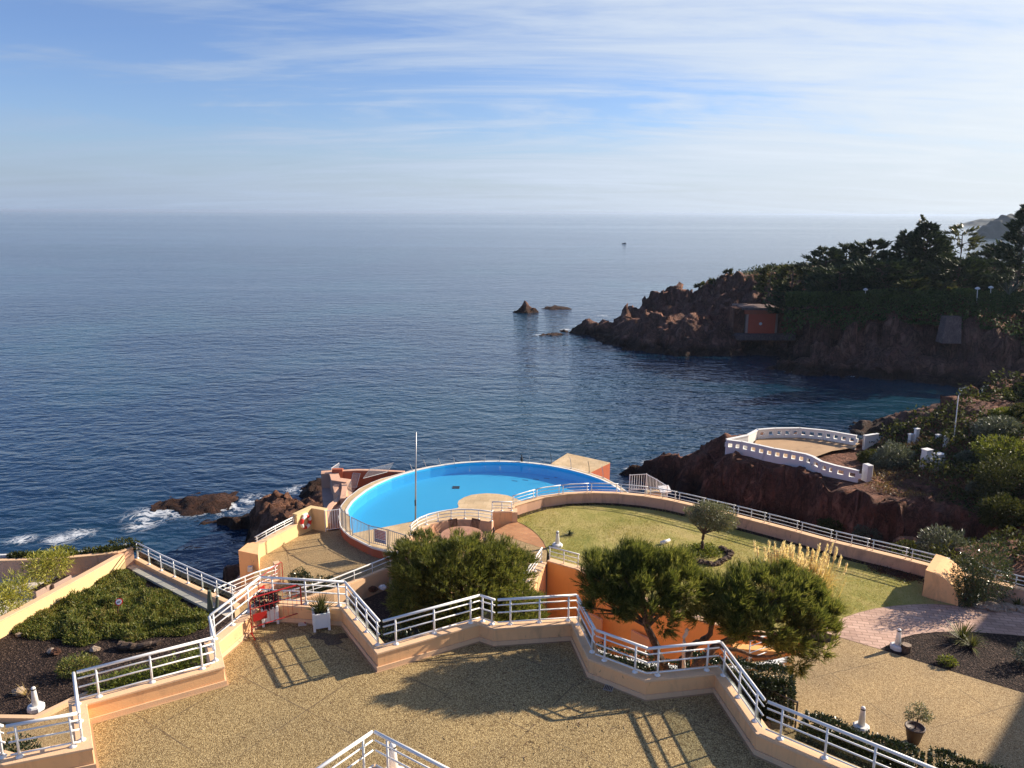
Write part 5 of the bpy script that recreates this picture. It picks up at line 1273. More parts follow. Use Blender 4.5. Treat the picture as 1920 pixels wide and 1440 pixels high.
# bare purple-grey tree at the far right of the hedge
for x, y, l_ in [(1892, 520, 'bare grey leafless tree behind the hedge at the right edge')]:
    b = Wd(x, 552, 112); r = thing('bare_tree', l_, 'tree', b); mb = MB()
    for i in range(26):
        a = random.uniform(0, 6.28); e = (b[0] + math.cos(a) * random.uniform(.5, 1.9), b[1] + math.sin(a) * .8, b[2] + random.uniform(1.2, 2.4))
        mb.tube([b, lerp(b, e, 0.5), e], [0.07, 0.04, 0.015], 4)
    mb.build('branches', 'greyleaf', r)
for x, yb, yt, y, l_ in [(1623, 557, 543, 121.5, 'leftmost white globe lamp of the three along the headland hedge'), (1833, 556, 541, 114.5, 'middle white globe lamp of the three along the headland hedge'), (1858, 556, 539, 114.3, 'rightmost white globe lamp of the three along the headland hedge')]:
    b = Wd(x, yb, y); t_ = Wd(x, yt, y); r = thing('garden_lamp', l_, 'lamp', b, 'garden lamps along the headland hedge')
    MB().tube([(b[0], b[1], b[2] - 1), t_], 0.05, 6).build('post', 'whitewall', r); MB().lathe([(0.05, -.2), (0.34, -0.08), (0.36, 0.05), (0.1, 0.22)], t_, 10).build('shade', 'white', r)
# scrub on the headland rocks and on the promontory (a continuous mass)
def scrub(name, label, hf, x0, x1, y0, y1, n, leaf, mat, maskf, hgt, seed):
    X = rng.uniform(x0, x1, n); Y = rng.uniform(y0, y1, n); Z = hf(X[None, :], Y[None, :])[0]
    mk = maskf(X, Y, Z); k = rng.random(n) < mk; X, Y, Z, mk = X[k], Y[k], Z[k], mk[k]
    lump = np.clip((fbm(X * 0.55, Y * 0.55, seed, 3) - 0.35) * 2.6, 0, 1)
    P = np.stack([X, Y, Z + hgt * lump * rng.random(len(X)) ** 0.5], -1)
    v, f = leaves(P, rand_dirs(len(P)) + np.array([0, 0, 0.5]), leaf[0] * rng.uniform(0.6, 1.3, len(P)), leaf[1])
    return tag(bigmesh(name, v, f, mat), label, 'scrub', None, 'stuff')
scrub('headland_scrub', 'low dark scrub over the headland garden and slopes', h_head, 40, 112, 116, 185, 22000, (0.6, 0.32), 'cypress', lambda X, Y, Z: np.clip((Z + 7.0) * 0.8, 0, 1) * (X > 46) * (fbm(X * .3, Y * .3, 8, 3) > 0.36), 1.4, 12)
scrub('headland_grass', 'dry grass on the crest of the headland', h_head, 38, 58, 146, 170, 5000, (0.4, 0.1), 'dryscrub', lambda X, Y, Z: np.clip((Z + 3.6) * 1.5, 0, 1) * 1.0, 0.3, 14)
def pm(X, Y, Z): return np.clip((X - 29.6 + (Y - 55) * -0.05) * 0.5, 0, 1) * np.clip((Z + 9.9) * 1.2, 0, 1) * (fbm(X * .38, Y * .38, 18, 3) > 0.37) * (poly_sd(X, Y, PROM) < 0.8)
scrub('promontory_scrub', 'dense green scrub on the right side of the promontory', h_prom, 29, 64, 34, 70, 60000, (0.34, 0.16), 'maquis', pm, 1.5, 22)
scrub('dry_scrub', 'brown dry scrub beside the promontory terrace', h_prom, 25.5, 34, 50, 62, 9000, (0.2, 0.07), 'dryscrub', lambda X, Y, Z: (poly_sd(X, Y, PROM) < -0.4) * np.clip((X - 27.0 - (Y - 56) * 0.45) * 0.8, 0, 1) * (fbm(X * .6, Y * .6, 28, 3) > 0.42), 0.5, 25)
scrub('cliff_plants', 'low green plants below the lawn wall on the inlet side', h_prom, 12, 40, 31, 41, 26000, (0.22, 0.1), 'maquis', lambda X, Y, Z: np.clip((Z + 9.5) * 0.6, 0, 1) * (fbm(X * .5, Y * .5, 38, 3) > 0.40), 0.9, 32)
PB = [('grey_shrub', 'large rounded grey-green shrub behind the rail near the buttress', 1765, 1026, 46, 1.0, 'greyleaf'), ('grey_shrub', 'grey-green shrub right of the promontory terrace wall', 1672, 862, 34, 1.0, 'greyleaf'), ('scrub_bush', 'dark green bush beside the grey-green shrub at the promontory terrace', 1632, 858, 22, 0.8, 'maquis'),
      ('clipped_bush', 'large rounded bush on the promontory skyline right of the flagpole', 1872, 806, 42, 0.75, 'greyleaf'), ('scrub_bush', 'yellow-green bush at the top right of the promontory skyline', 1880, 776, 24, 0.7, 'weed'), ('scrub_bush', 'dark bush topping the promontory at the right edge', 1915, 778, 24, 1.0, 'maquis'),
      ('scrub_bush', 'yellow-green spreading bush below the skyline bush at the right edge', 1890, 838, 60, 0.5, 'weed'), ('scrub_bush', 'grey bush beside the grey weathered white block', 1812, 862, 20, 0.9, 'greyleaf'), ('scrub_bush', 'dark green bush hanging down the cliff at the right edge', 1885, 905, 55, 1.0, 'maquis'),
      ('grey_shrub', 'small pale grey-green shrub half way down the right cliff', 1835, 920, 22, 1.0, 'greyleaf'), ('scrub_bush', 'dark bush on the cliff right of the small pale shrub', 1880, 965, 42, 1.0, 'maquis'), ('scrub_bush', 'low green shrub behind the lawn rail near the middle of its straight run', 1560, 985, 24, 0.7, 'maquis'),
      ('grey_shrub', 'low silvery shrub behind the lawn rail, right of the low green one', 1625, 1004, 26, 0.7, 'greyleaf'), ('scrub_bush', 'yellow-green low shrub behind the lawn rail before the large grey-green one', 1700, 1028, 30, 0.6, 'maquis')]
for nm, lb_, x, y, hw, asp, mt in PB:
    b = ground(x, y + hw * 0.35, h_prom, 31, 75); s_ = b[1] / F * 1.03; w = hw * s_
    bush(nm, lb_, 'shrub', (b[0], b[1], b[2] - 0.1), [(0, 0, w * asp * 0.6, w, w * 0.8, w * asp * 0.75), (w * 0.35, -0.1, w * asp * 0.4, w * 0.6, w * 0.6, w * asp * 0.6), (-w * 0.4, 0.1, w * asp * 0.35, w * 0.55, w * 0.6, w * asp * 0.55)], mt, (0.16 if w < 1.2 else 0.22, 0.07), 3000 if w < 1.3 else 5000, 0.6, group='shrubs round the promontory')
# far boat
b = W(1170, 457, SEA); r = thing('small_boat', 'tiny dark boat far out on the sea', 'boat', b)
mb = MB(); mb.add([(b[0] - 1.8, b[1], SEA + .5), (b[0] - 1.4, b[1] - .6, SEA - .1), (b[0] + 1.6, b[1] - .7, SEA - .1), (b[0] + 1.7, b[1] - .8, SEA + .5), (b[0] - 1.4, b[1] + .6, SEA - .1), (b[0] + 1.6, b[1] + .7, SEA - .1), (b[0] + 1.7, b[1] + .8, SEA + .5)],
                  [(0, 1, 2, 3), (0, 3, 6), (0, 6, 5, 4), (1, 4, 5, 2), (2, 5, 6, 3), (0, 4, 1)]); mb.build('hull', 'dark_metal', r)
MB().box((b[0] + 0.6, b[1], SEA + 0.7), (0.9, 0.8, 0.5)).build('cabin', 'dark_metal', r, bevel=0.1)

# ================================================================== GARDEN PLANTS
def wood_blobs(items, y, ry, s_):
    return [(Wd(x, yy, y + dy), rx * s_, ry * k_, rz * s_) for x, yy, rx, rz, dy, k_ in items]
# round pine in the bed below the terrace
PY = 25.4; s_ = 0.0190; base = (-1.75, PY, -6.06)
r = thing('round_pine', 'large dense round pine growing below the terrace railing, in front of the table', 'pine tree', base)
bl = wood_blobs([(866, 1072, 112, 62, 0, 1.0), (790, 1062, 60, 48, 0.2, .8), (785, 1118, 62, 60, -0.4, .8), (935, 1085, 66, 66, 0.2, .9), (962, 1140, 52, 46, -0.2, .7), (860, 1130, 115, 64, -0.7, 1.0), (900, 1165, 70, 40, -0.9, .8), (1000, 1160, 22, 30, -0.2, .5)], PY, 1.9, s_)
bl = [(c[0] - base[0], c[1] - base[1], c[2] - base[2], rx, ry, rz) for c, rx, ry, rz in bl]
v, f = tufts(base, 12500, 0.16, 0.55, 12, 0.019, 0.6, bl, 0.62, 0.34, 0.5, 0.9); bigmesh('crown', v, f, 'pine', r)
limb([base, (-1.8, PY - .1, -5.2), (-1.7, PY, -4.0)], 0.24, 0.14).build('trunk', 'bark', r)
mb = MB()
for bb in bl:
    e = (base[0] + bb[0], base[1] + bb[1], base[2] + bb[2])
    for _ in range(5):
        e2 = (e[0] + random.uniform(-.75, .75) * bb[3], e[1] + random.uniform(-.8, .3) * bb[4], e[2] + random.uniform(-.1, .85) * bb[5])
        mb.tube([(-1.8, PY, -4.6), lerp((-1.8, PY, -4.6), e, 0.7), e2], [0.10, 0.06, 0.012], 5)
mb.build('branches', 'bark', r)
# leaning pine with two crowns
PY = 16.3; s_ = 0.01235; base = Wd(1262, 1292, PY); base = (base[0], base[1], L)
r = thing('leaning_pine', 'pine with several leaning trunks and two spreading crowns behind the railing', 'pine tree', base)
flat = lambda bl: [(c, rx, ry * 0.68, rz * 0.86) for c, rx, ry, rz in bl]
c1 = wood_blobs([(1195, 1092, 92, 58, 0.1, 1), (1128, 1082, 40, 44, 0, .6), (1255, 1075, 62, 42, 0.1, .8), (1140, 1135, 46, 32, -.2, .6), (1222, 1138, 62, 38, -.3, .8), (1285, 1105, 40, 44, 0, .6), (1165, 1052, 45, 26, .2, .6)], PY, 1.25, s_); c1 = flat(c1)
c2 = wood_blobs([(1440, 1112, 96, 42, .1, 1), (1378, 1112, 56, 36, .1, .7), (1508, 1150, 52, 46, -.1, .8), (1452, 1172, 84, 44, -.4, .9), (1535, 1195, 32, 42, -.2, .6), (1385, 1155, 60, 32, -.2, .7), (1490, 1222, 46, 24, -.3, .6), (1330, 1150, 34, 26, 0, .5)], PY - 0.2, 1.2, s_); c2 = flat(c2)
rel = lambda bl: [(c[0] - base[0], c[1] - base[1], c[2] - base[2], rx, ry, rz) for c, rx, ry, rz in bl]
v, f = tufts(base, 4300, 0.15, 0.5, 14, 0.0135, 0.85, rel(c1), 0.58, 0.36, 0.15); bigmesh('crown', v, f, 'pine', r)
v, f = tufts(base, 4800, 0.15, 0.5, 14, 0.0135, 0.85, rel(c2), 0.58, 0.36, 0.15); bigmesh('crown', v, f, 'pine', r)
def wp(x, y, dy=0.0): return Wd(x, y, PY + dy)
limb([base, wp(1252, 1290), wp(1240, 1240), wp(1216, 1180), wp(1198, 1110)], 0.17, 0.06).build('trunk', 'bark', r)
limb([base, wp(1275, 1300, .1), wp(1278, 1250, .1), wp(1300, 1210, .1), wp(1325, 1195, .1), wp(1340, 1160)], 0.16, 0.05).build('trunk', 'bark', r)
limb([base, wp(1290, 1295, -.1), wp(1302, 1255, -.1), wp(1340, 1215, -.1), wp(1385, 1185, -.1), wp(1430, 1150, -.1)], 0.16, 0.05).build('trunk', 'bark', r)
limb([wp(1345, 1212, -.1), wp(1380, 1218, -.15), wp(1412, 1230, -.2), wp(1445, 1231, -.2), wp(1478, 1222, -.2)], 0.055, 0.02).build('limb', 'bark', r)
limb([wp(1365, 1198, -.1), wp(1420, 1196, -.1), wp(1480, 1210, -.1), wp(1520, 1225, -.1)], 0.06, 0.02).build('limb', 'bark', r)
limb([wp(1281, 1262, -.05), wp(1282, 1225, -.1), wp(1283, 1195, -.12), wp(1290, 1180, -.12)], 0.045, 0.04).build('pale_limb', 'palebark', r)  # bare limb in a paler wood colour than the trunks
mb = MB()
for cc_, st_ in ((c1, wp(1214, 1175)), (c2, wp(1385, 1186, -.1))):
    for (e, rx, ry, rz) in cc_:
        for _ in range(5):
            e2 = (e[0] + random.uniform(-.8, .8) * rx, e[1] + random.uniform(-.9, .4) * ry, e[2] + random.uniform(-.5, .85) * rz)
            mb.tube([st_, lerp(st_, e, 0.6), e2], [0.05, 0.035, 0.008], 5)
mb.build('branches', 'bark', r)
b = W(1283, 1182, -1.9); b = wp(1284, 1186, -0.3)

# olive tree and its stone-edged bed
ob = W(1318, 1036, L)
r = thing('olive_tree', 'small grey-green olive tree standing on the lawn', 'olive tree', ob)
fk = Wd(1319, 1000, ob[1]); s_ = ob[1] / F * 1.06
limb([ob, Wd(1317, 1015, ob[1]), fk], 0.085, 0.06).build('trunk', 'bark', r)
mb = MB()
for x, y in [(1300, 962), (1312, 955), (1345, 962), (1365, 975), (1335, 950), (1355, 990), (1290, 970)]:
    e = Wd(x, y, ob[1] + random.uniform(-.4, .4)); mb.tube([fk, lerp(fk, e, 0.5), e], [0.05, 0.03, 0.01], 5)
mb.build('branches', 'bark', r)
parts = []
for x, y, rx, rz in [(1325, 960, 32, 16), (1355, 967, 28, 17), (1300, 963, 18, 11), (1345, 983, 28, 12), (1330, 952, 24, 10), (1368, 976, 16, 15), (1310, 975, 20, 7)]:
    P, D = ell_points(int(rx * 42), Wd(x, y, ob[1]), (rx * s_, 0.62, rz * s_ * 1.05), 0.3, 0.3, x)
    parts.append(leaves(P, D * 0.6 + rand_dirs(len(P)) + np.array([0, 0, 0.25]), 0.11, 0.034))
v, f = join(parts); bigmesh('crown', v, f, 'olive', r)
ring = px([(1288, 1035), (1284, 1045), (1297, 1053), (1312, 1056), (1328, 1060), (1342, 1061), (1350, 1056), (1362, 1050), (1371, 1040), (1360, 1035), (1350, 1030)], L)
st = thing('stone_edging', 'ring of dark rough stones edging the weedy bed under the olive tree', 'edging', ob)
for i, (a, b) in enumerate(zip(ring[:-1], ring[1:])):
    for u in (0.2, 0.7):
        c = lerp(a, b, u); stone_mb((c[0], c[1], L + 0.06), (0.19, 0.13, random.uniform(0.09, 0.17)), 50 + i * 2 + int(u * 10)).build('edging_stone', 'darkstone', st)
n = 2600; P, D = ell_points(n, (ob[0], ob[1] + 0.05, L + 0.02), (1.0, 0.85, 0.2), 0.1, 0.2, 4, 0.0)
v, f = leaves(P, rand_dirs(n)[:len(P)] + np.array([0, 0, 0.9]), 0.10, 0.045); tag(bigmesh('weeds', v, f, 'weed'), 'bright weeds in the bed under the olive tree', 'weeds', None, 'stuff')

# pampas grass
pb = W(1490, 1118, L); r = thing('pampas_grass', 'tall straw-coloured pampas grass with pale plumes behind the right pine crown', 'pampas grass', pb)
n = 1500; a = rng.random(n) * 6.283; el = R(50) + rng.random(n) * R(38)
D = np.stack([np.cos(a) * np.cos(el), np.sin(a) * np.cos(el), np.sin(el)], -1); P = np.array(pb) + np.stack([rng.normal(size=n) * .45, rng.normal(size=n) * .3, np.zeros(n)], -1)
v1 = cards(P, D, rng.uniform(0.9, 1.5, n), 0.022, 0.6); tipP = P + D * 1.05
v2 = cards(tipP, D * 0.8 + np.stack([np.cos(a), np.sin(a), -0.8 * np.ones(n)], -1) * 0.7, rng.uniform(0.3, 0.6, n), 0.015, 0.2)
v, f = join([v1, v2]); bigmesh('leaf_blades', v, f, 'straw', r)
mb = MB(); parts = []
for i in range(105):
    x = pb[0] + random.gauss(0, .62); y = pb[1] + random.gauss(0, .4); h = random.uniform(1.3, 2.1); tx = (x - pb[0]) * 0.28 + random.gauss(0, .05)
    top = (x + tx, y, L + h); mb.tube([(x, y, L), top], 0.006, 4, False)
    m_ = 60; u = rng.random(m_); Q = np.array(top) - np.array([tx * .2, 0, 0.42]) * u[:, None] + rng.normal(size=(m_, 3)) * 0.018
    parts.append(cards(Q, np.array([0.05, 0, 1.0]) + rand_dirs(m_) * 0.45, 0.11, 0.03, 0.2))
mb.build('stems', 'straw', r); v, f = join(parts); bigmesh('plumes', v, f, 'plume', r)

# lawn grass: real blades over the sheet
n = 90000; xs = [p[0] for p in LAWN]; ys = [p[1] for p in LAWN]
X = rng.uniform(min(xs), max(xs), n); Y = rng.uniform(min(ys), max(ys), n); k = poly_sd(X, Y, LAWN) < -0.05; X, Y = X[k], Y[k]
dens = fbm(X * 0.5, Y * 0.5, 77, 4); k = rng.random(len(X)) < np.clip((dens - 0.25) * 2.2, 0.15, 1); X, Y = X[k], Y[k]
v, f = cards(np.stack([X, Y, np.full(len(X), L + 0.015)], -1), rand_dirs(len(X)) * 0.8 + np.array([0, 0, 0.8]), rng.uniform(0.05, 0.11, len(X)), 0.014, 0.2)
tag(bigmesh('grass', v, f, 'grass'), 'short dry grass of the lawn', 'grass', None, 'stuff')
blade_plant('spiky_plant', 'small dark spiky plant on the lawn beside the white cone light', 'plant', W(1068, 1004, L), 60, 0.42, 0.05, 'hedge', 0.3, 20)
n = 1800; Q = np.array([lerp(W(1640, 1066, L), W(1715, 1088, L), u) for u in rng.random(n)]) + np.stack([rng.normal(size=n) * .25, rng.normal(size=n) * .16, np.zeros(n)], -1)
v, f = leaves(Q, rand_dirs(n) + np.array([0, 0, .3]), 0.12, 0.05); tag(bigmesh('dead_leaves', v, f, 'wood'), 'strip of dead brown leaves by the right end of the lawn', 'leaves', None, 'stuff')

# hedges right
def box_hedge(name, label, pts, h, wdt, n, group='clipped dark hedges along the lower terrace'):
    """pts: xy centre line, ground L"""
    P, D = [], []; tot = sum(math.dist(a, b) for a, b in zip(pts[:-1], pts[1:]))
    for a, b in zip(pts[:-1], pts[1:]):
        k = int(n * math.dist(a, b) / tot); u = rng.random(k); A = np.array(a); B = np.array(b); d = (B - A) / np.linalg.norm(B - A); nr = np.array([-d[1], d[0]])
        th = rng.uniform(-0.35, math.pi + 0.35, k); ca, sa = np.cos(th), np.sin(th); pw_ = 0.45
        o = np.sign(ca) * np.abs(ca) ** pw_ * wdt / 2; z = np.clip(np.sign(sa) * np.abs(sa) ** pw_, -0.5, 1); z = np.where(z < 0, rng.random(k) * 0.4, np.where(np.abs(ca) > .7, rng.random(k), z)) * h
        Q = A + (B - A) * u[:, None] + nr * o[:, None]; bl_ = (fbm(Q[:, 0] * 2.2 + z, Q[:, 1] * 2.2, 3, 3) - 0.5) * 0.3
        Q = Q + nr * (bl_ * np.sign(ca))[:, None]; z = z + bl_ * 0.6 * sa
        P.append(np.column_stack([Q, L + np.maximum(z, 0.02)])); D.append(np.column_stack([nr[0] * ca, nr[1] * ca, sa * 0.8]) + rand_dirs(k) * 0.85)
    # ends
    for e, s_ in ((pts[0], -1), (pts[-1], 1)):
        k = int(n * 0.1); i0, i1 = ((0, 1) if s_ < 0 else (-2, -1)); d = np.array(pts[i1]) - np.array(pts[i0]); d = d / np.linalg.norm(d); nr = np.array([-d[1], d[0]])
        o = rng.uniform(-.5, .5, k) * wdt; z = rng.random(k) * h; Q = np.array(e) + nr * o[:, None] + d * s_ * (0.04 + 0.08 * rng.random(k))[:, None]
        P.append(np.column_stack([Q, L + z])); D.append(np.column_stack([np.tile(d * s_, (k, 1)), np.full(k, .2)]) + rand_dirs(k) * 0.8)
    P = np.concatenate(P); D = np.concatenate(D); r = thing(name, label, 'hedge', (pts[0][0], pts[0][1], L), group)
    v, f = leaves(P, D, 0.085 * rng.uniform(.7, 1.3, len(P)), 0.045); bigmesh('foliage', v, f, 'hedge', r)
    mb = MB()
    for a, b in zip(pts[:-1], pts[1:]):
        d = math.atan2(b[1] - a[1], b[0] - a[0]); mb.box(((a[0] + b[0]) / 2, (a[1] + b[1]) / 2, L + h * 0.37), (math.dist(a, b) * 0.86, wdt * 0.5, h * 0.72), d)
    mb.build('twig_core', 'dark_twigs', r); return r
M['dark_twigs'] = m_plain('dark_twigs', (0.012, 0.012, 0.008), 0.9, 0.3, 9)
box_hedge('clipped_hedge', 'tall clipped dark hedge block right of the leaning pine trunks', [(5.6, 21.3), (7.2, 20.9), (8.35, 20.6)], 1.15, 1.35, 15000)
box_hedge('clipped_hedge', 'low clipped hedge along the gravel, left of the potted olive', [(8.3, 18.95), (9.6, 18.05), (10.55, 17.4)], 0.85, 1.15, 13000)
box_hedge('clipped_hedge', 'low clipped hedge in the bottom right corner, right of the potted olive', [(11.1, 17.45), (12.4, 16.75), (13.6, 16.1)], 0.85, 1.0, 11000)
box_hedge('low_hedge', 'row of low dark shrubs just behind the railing left of the leaning pine trunks', [(2.7, 22.7), (4.4, 21.9), (5.4, 21.6)], 0.75, 0.9, 5000, None)
def shrub_px(name, label, x, y, z, hw, hh, mat, n=1600, leaf=(0.09, 0.04), group=None, **kw):
    """x, y: pixel of the foot"""
    b = W(x, y, z); s_ = math.hypot(b[1], b[2] - CAM_Z) / F; w = hw * s_; h = hh * s_ * 1.1
    return bush(name, label, 'shrub', b, [(0, 0, h * 0.55, w, w * 0.8, h * 0.55), (w * .4, .05, h * .4, w * .6, w * .6, h * .45), (-w * .4, -.05, h * .38, w * .6, w * .6, h * .42)], mat, leaf, n, 0.5, True, group, **kw)
shrub_px('oleander', 'tall glossy oleander bush at the right end of the lawn wall', 1838, 1128, L, 52, 100, 'oleander', 4200, (0.13, 0.035))
shrub_px('oleander', 'darker lower bush between the rounded buttress and the tall oleander', 1812, 1136, L, 22, 70, 'oleander', 1800, (0.13, 0.035))
shrub_px('garden_shrub', 'round glossy dark shrub on the pool terrace, nearer the red barrier', 563, 1096, G, 20, 24, 'hedge', 1400)
shrub_px('garden_shrub', 'wider low dark shrub on the pool terrace beside the two-bar railing', 607, 1106, G, 30, 20, 'hedge', 1800)
shrub_px('garden_shrub', 'small round dark green shrub in the left bark mulch bed', 147, 1262, L, 34, 26, 'juniper', 1800, (0.1, 0.03))
shrub_px('garden_shrub', 'shaded dark shrub behind the railing in the bottom left corner', 28, 1432, L, 40, 34, 'hedge', 1600)
bush('bed_hedge', 'dark glossy hedge below the railing right of the spiky planter', 'shrub', (-4.9, 22.6, -6.06), [(0, 0, 1.7, 1.0, .8, 1.5), (0.9, .2, 1.6, 1.0, .8, 1.5), (1.8, 0, 1.4, 1.0, .8, 1.4), (-0.5, -.6, 1.2, .8, .7, 1.2)], 'hedge', (0.10, 0.05), 6500, 0.6)
bush('bed_hedge', 'dark low shrubs under the long railing in front of the round pine', 'shrub', (-2.2, 20.6, -6.06), [(0, 0, 1.0, 1.6, .8, 1.3), (1.8, .2, 1.0, 1.4, .8, 1.2), (3.2, .4, 1.2, 1.0, .8, 1.4)], 'hedge', (0.10, 0.05), 5000, 0.6)
for x, y, hw, hh, l_ in [(210, 1300, 34, 26, 'yellow-green weeds behind the long left railing, at its near end'), (262, 1288, 40, 30, 'yellow-green leafy shrub behind the middle of the long left railing'), (320, 1275, 40, 34, 'leafy yellow-green shrub behind the long left railing right of its middle post'), (375, 1258, 34, 36, 'yellow-green shrub at the corner where the long left railing turns')]:
    shrub_px('leafy_shrub', l_, x, y, L, hw, hh, 'weed', 1300, (0.12, 0.04), 'shrubs behind the long left railing')

# juniper carpet
JP = px([(228, 1072), (250, 1080), (300, 1107), (345, 1130), (392, 1160), (385, 1180), (330, 1196), (262, 1200), (200, 1196), (170, 1206), (145, 1212), (120, 1210), (85, 1195), (30, 1187), (18, 1184), (100, 1140), (170, 1102)], L)
n = 120000; xs = [p[0] for p in JP]; ys = [p[1] for p in JP]
X = rng.uniform(min(xs) - .3, max(xs) + .3, n); Y = rng.uniform(min(ys) - .3, max(ys) + .3, n); sd = poly_sd(X, Y, JP) + (fbm(X * .9, Y * .9, 3, 4) - 0.5) * 1.4; k = sd < 0; X, Y, sd = X[k], Y[k], sd[k]
hg = np.clip(-sd * 1.2, 0, 1) ** 0.5 * (0.06 + 0.62 * fbm(X * 2.1, Y * 2.1, 13, 4) ** 1.6)
P = np.stack([X, Y, L + hg * rng.uniform(0.35, 1.0, len(X))], -1); a = fbm(X * .7, Y * .7, 19, 2) * 12
D = np.stack([np.cos(a) * .5, np.sin(a) * .5, np.full(len(X), 0.7)], -1) + rand_dirs(len(X)) * 0.9
v1 = cards(P, D, rng.uniform(0.06, 0.14, len(X)), 0.034, 0.3)
tag(bigmesh('juniper_ground_cover', *v1, 'juniper'), 'carpet of dark green juniper on the left garden bed', 'ground cover', None, 'stuff')
# planters and bamboo-like shrubs on the left terrace
BP = [(18, 1180, 'leafy yellow-green planter shrub at the left edge beside the yellow wall'), (46, 1160, 'second yellow-green planter shrub from the left edge beside the yellow wall'), (85, 1118, 'third yellow-green planter shrub from the left edge, with a dark trough below'), (118, 1104, 'farthest yellow-green planter shrub beside the yellow wall')]
for i, (x, y, l_) in enumerate(BP):
    b = W(x - 6, y - 8, L); r = thing('planter_shrub', l_, 'planter', b, 'shrubs in troughs beside the yellow wall')
    ang = R(18 + 55)
    mb = MB(); mb.box((b[0], b[1], L + 0.10), (0.85, 0.38, 0.28), ang); mb.build('trough', 'mauve', r, bevel=0.02)
    MB().box((b[0], b[1], L + 0.242), (0.78, 0.32, 0.012), ang).build('soil', 'mulch', r)
    P, D = ell_points(900, (b[0], b[1], L + 1.0), (0.55, 0.5, 0.65), 0.15, 0.3, 5 + i)
    v, f = leaves(P, D * .7 + rand_dirs(len(P)) * .8 + np.array([0, 0, .25]), rng.uniform(.12, .24, len(P)), 0.035); bigmesh('foliage', v, f, 'bamboo', r)
    mb = MB()
    for _ in range(9): mb.tube([(b[0] + random.uniform(-.25, .25), b[1] + random.uniform(-.15, .15), L + .35), (b[0] + random.uniform(-.5, .5), b[1] + random.uniform(-.4, .4), L + 1.35)], 0.008, 4, False)
    mb.build('stems', 'bamboo', r)
for x, l_, w in [(30, 'low green plant in the curved planter left of the pale cross wall', .4), (50, 'low green plants in the curved planter right of the pale cross wall', .7), (80, 'flowering low plants near the middle of the curved planter', .7), (126, 'taller yellow-green clump standing in the curved planter', .5), (180, 'green trailing plants in the right part of the curved planter', .8), (205, 'bushy green plants next to the right end of the curved planter', .7), (232, 'densest bushy plants at the right end of the curved planter', .8)]:
    k = [W(x, 1083 - x * 0.09, L)][0]; q = offset([(p[0], p[1]) for p in CW], 0.38); j = min(range(len(q) - 1), key=lambda i: abs((q[i][0] + q[i + 1][0]) / 2 - k[0]))
    u = (k[0] - q[j][0]) / (q[j + 1][0] - q[j][0]); c = (k[0], q[j][1] + (q[j + 1][1] - q[j][1]) * u, L + 0.6); hh = 0.34 if ('taller' in l_ or 'dens' in l_) else 0.2
    bush('planter_plant', l_, 'plant', c, [(0, 0, hh * .6, w, .2, hh), (w * .4, 0, hh * .4, w * .5, .18, hh * .8)], 'weed' if 'yellow' in l_ or 'flower' in l_ else 'maquis', (0.11, 0.05), 800, 0.3, group='plants in the curved planter')
w_ = offset([(p[0], p[1]) for p in CW], 0.16); cw_ = W(38, 1048, L + .7); tag(MB().box((cw_[0] + .1, cw_[1] + .15, L + 0.65), (0.24, 0.5, 0.16), R(-35)).build('planter_cross_wall', 'whitewall', bevel=0.02), 'pale cross wall dividing the curved planter', 'wall')

# right bed
blade_plant('yucca', 'large yucca with stiff pointed leaves in the right mulch bed', 'yucca', W(1803, 1200, L), 90, 0.85, 0.055, 'agave', 0.12, 12)
blade_plant('yucca', 'lower arching yucca joined to the larger one in the right mulch bed', 'yucca', W(1822, 1214, L), 60, 0.75, 0.05, 'agave', 0.3, 8)
shrub_px('garden_shrub', 'tiny yellow-green plant low in the right mulch bed', 1776, 1246, L, 16, 12, 'weed', 500, (0.08, 0.04))
shrub_px('garden_shrub', 'grey-green shrub cut by the right edge of the right mulch bed', 1926, 1245, L, 22, 38, 'greyleaf', 900)
blade_plant('spiky_plant', 'dark spiky clump among stones at the right edge by the low wall', 'plant', W(1908, 1138, L), 60, 0.5, 0.045, 'agave', 0.25, 15)
for i, (x, y, s_, l_) in enumerate([(1838, 1139, .22, 'pale stone under the oleander at the path edge'), (1858, 1141, .3, 'flat pale stone beside the path, right of the oleander'), (1872, 1136, .2, 'small brown stone in the rockery right of the oleander'), (1885, 1143, .28, 'rounded pale stone in the rockery near the right edge'), (1862, 1130, .25, 'brown stone at the back of the rockery'), (1918, 1146, .24, 'pale stone at the right edge of the rockery')]):
    b = W(x, y, L); tag(stone_mb((b[0], b[1], L + s_ * .3), (s_ * 1.3, s_, s_ * .6), 90 + i).build('garden_stone', 'stone', smooth=False), l_, 'stone', 'stones of the rockery by the oleander')
for i, (x, y, s_, mt, l_) in enumerate([(98, 1224, .13, 'stone', 'pair-end pale stone left of a brown one in the left mulch bed'), (105, 1226, .15, 'rocklit', 'brown stone touching a pale one in the left mulch bed'), (178, 1221, .14, 'stone', 'pale flat stone right of the small round shrub in the left mulch bed'), (35, 1300, .16, 'stone', 'pale stone near the dry spiky plant in the left mulch bed'), (36, 1192, .10, 'stone', 'small pale stone at the left edge of the junipers'), (700, 1108, .17, 'rocklit', 'brown stone in the dark bed by the two-bar railing'), (718, 1104, .15, 'whitewall', 'white stone in the dark bed by the two-bar railing')]):
    b = W(x, y, L if x < 500 else -6.06); tag(stone_mb((b[0], b[1], b[2] + s_ * .5), (s_ * 1.25, s_, s_ * .75), 120 + i).build('garden_stone', mt), l_, 'stone')
b = W(262, 1218, L); r = thing('driftwood', 'pale grey-black driftwood log lying in the left mulch bed', 'driftwood', b)
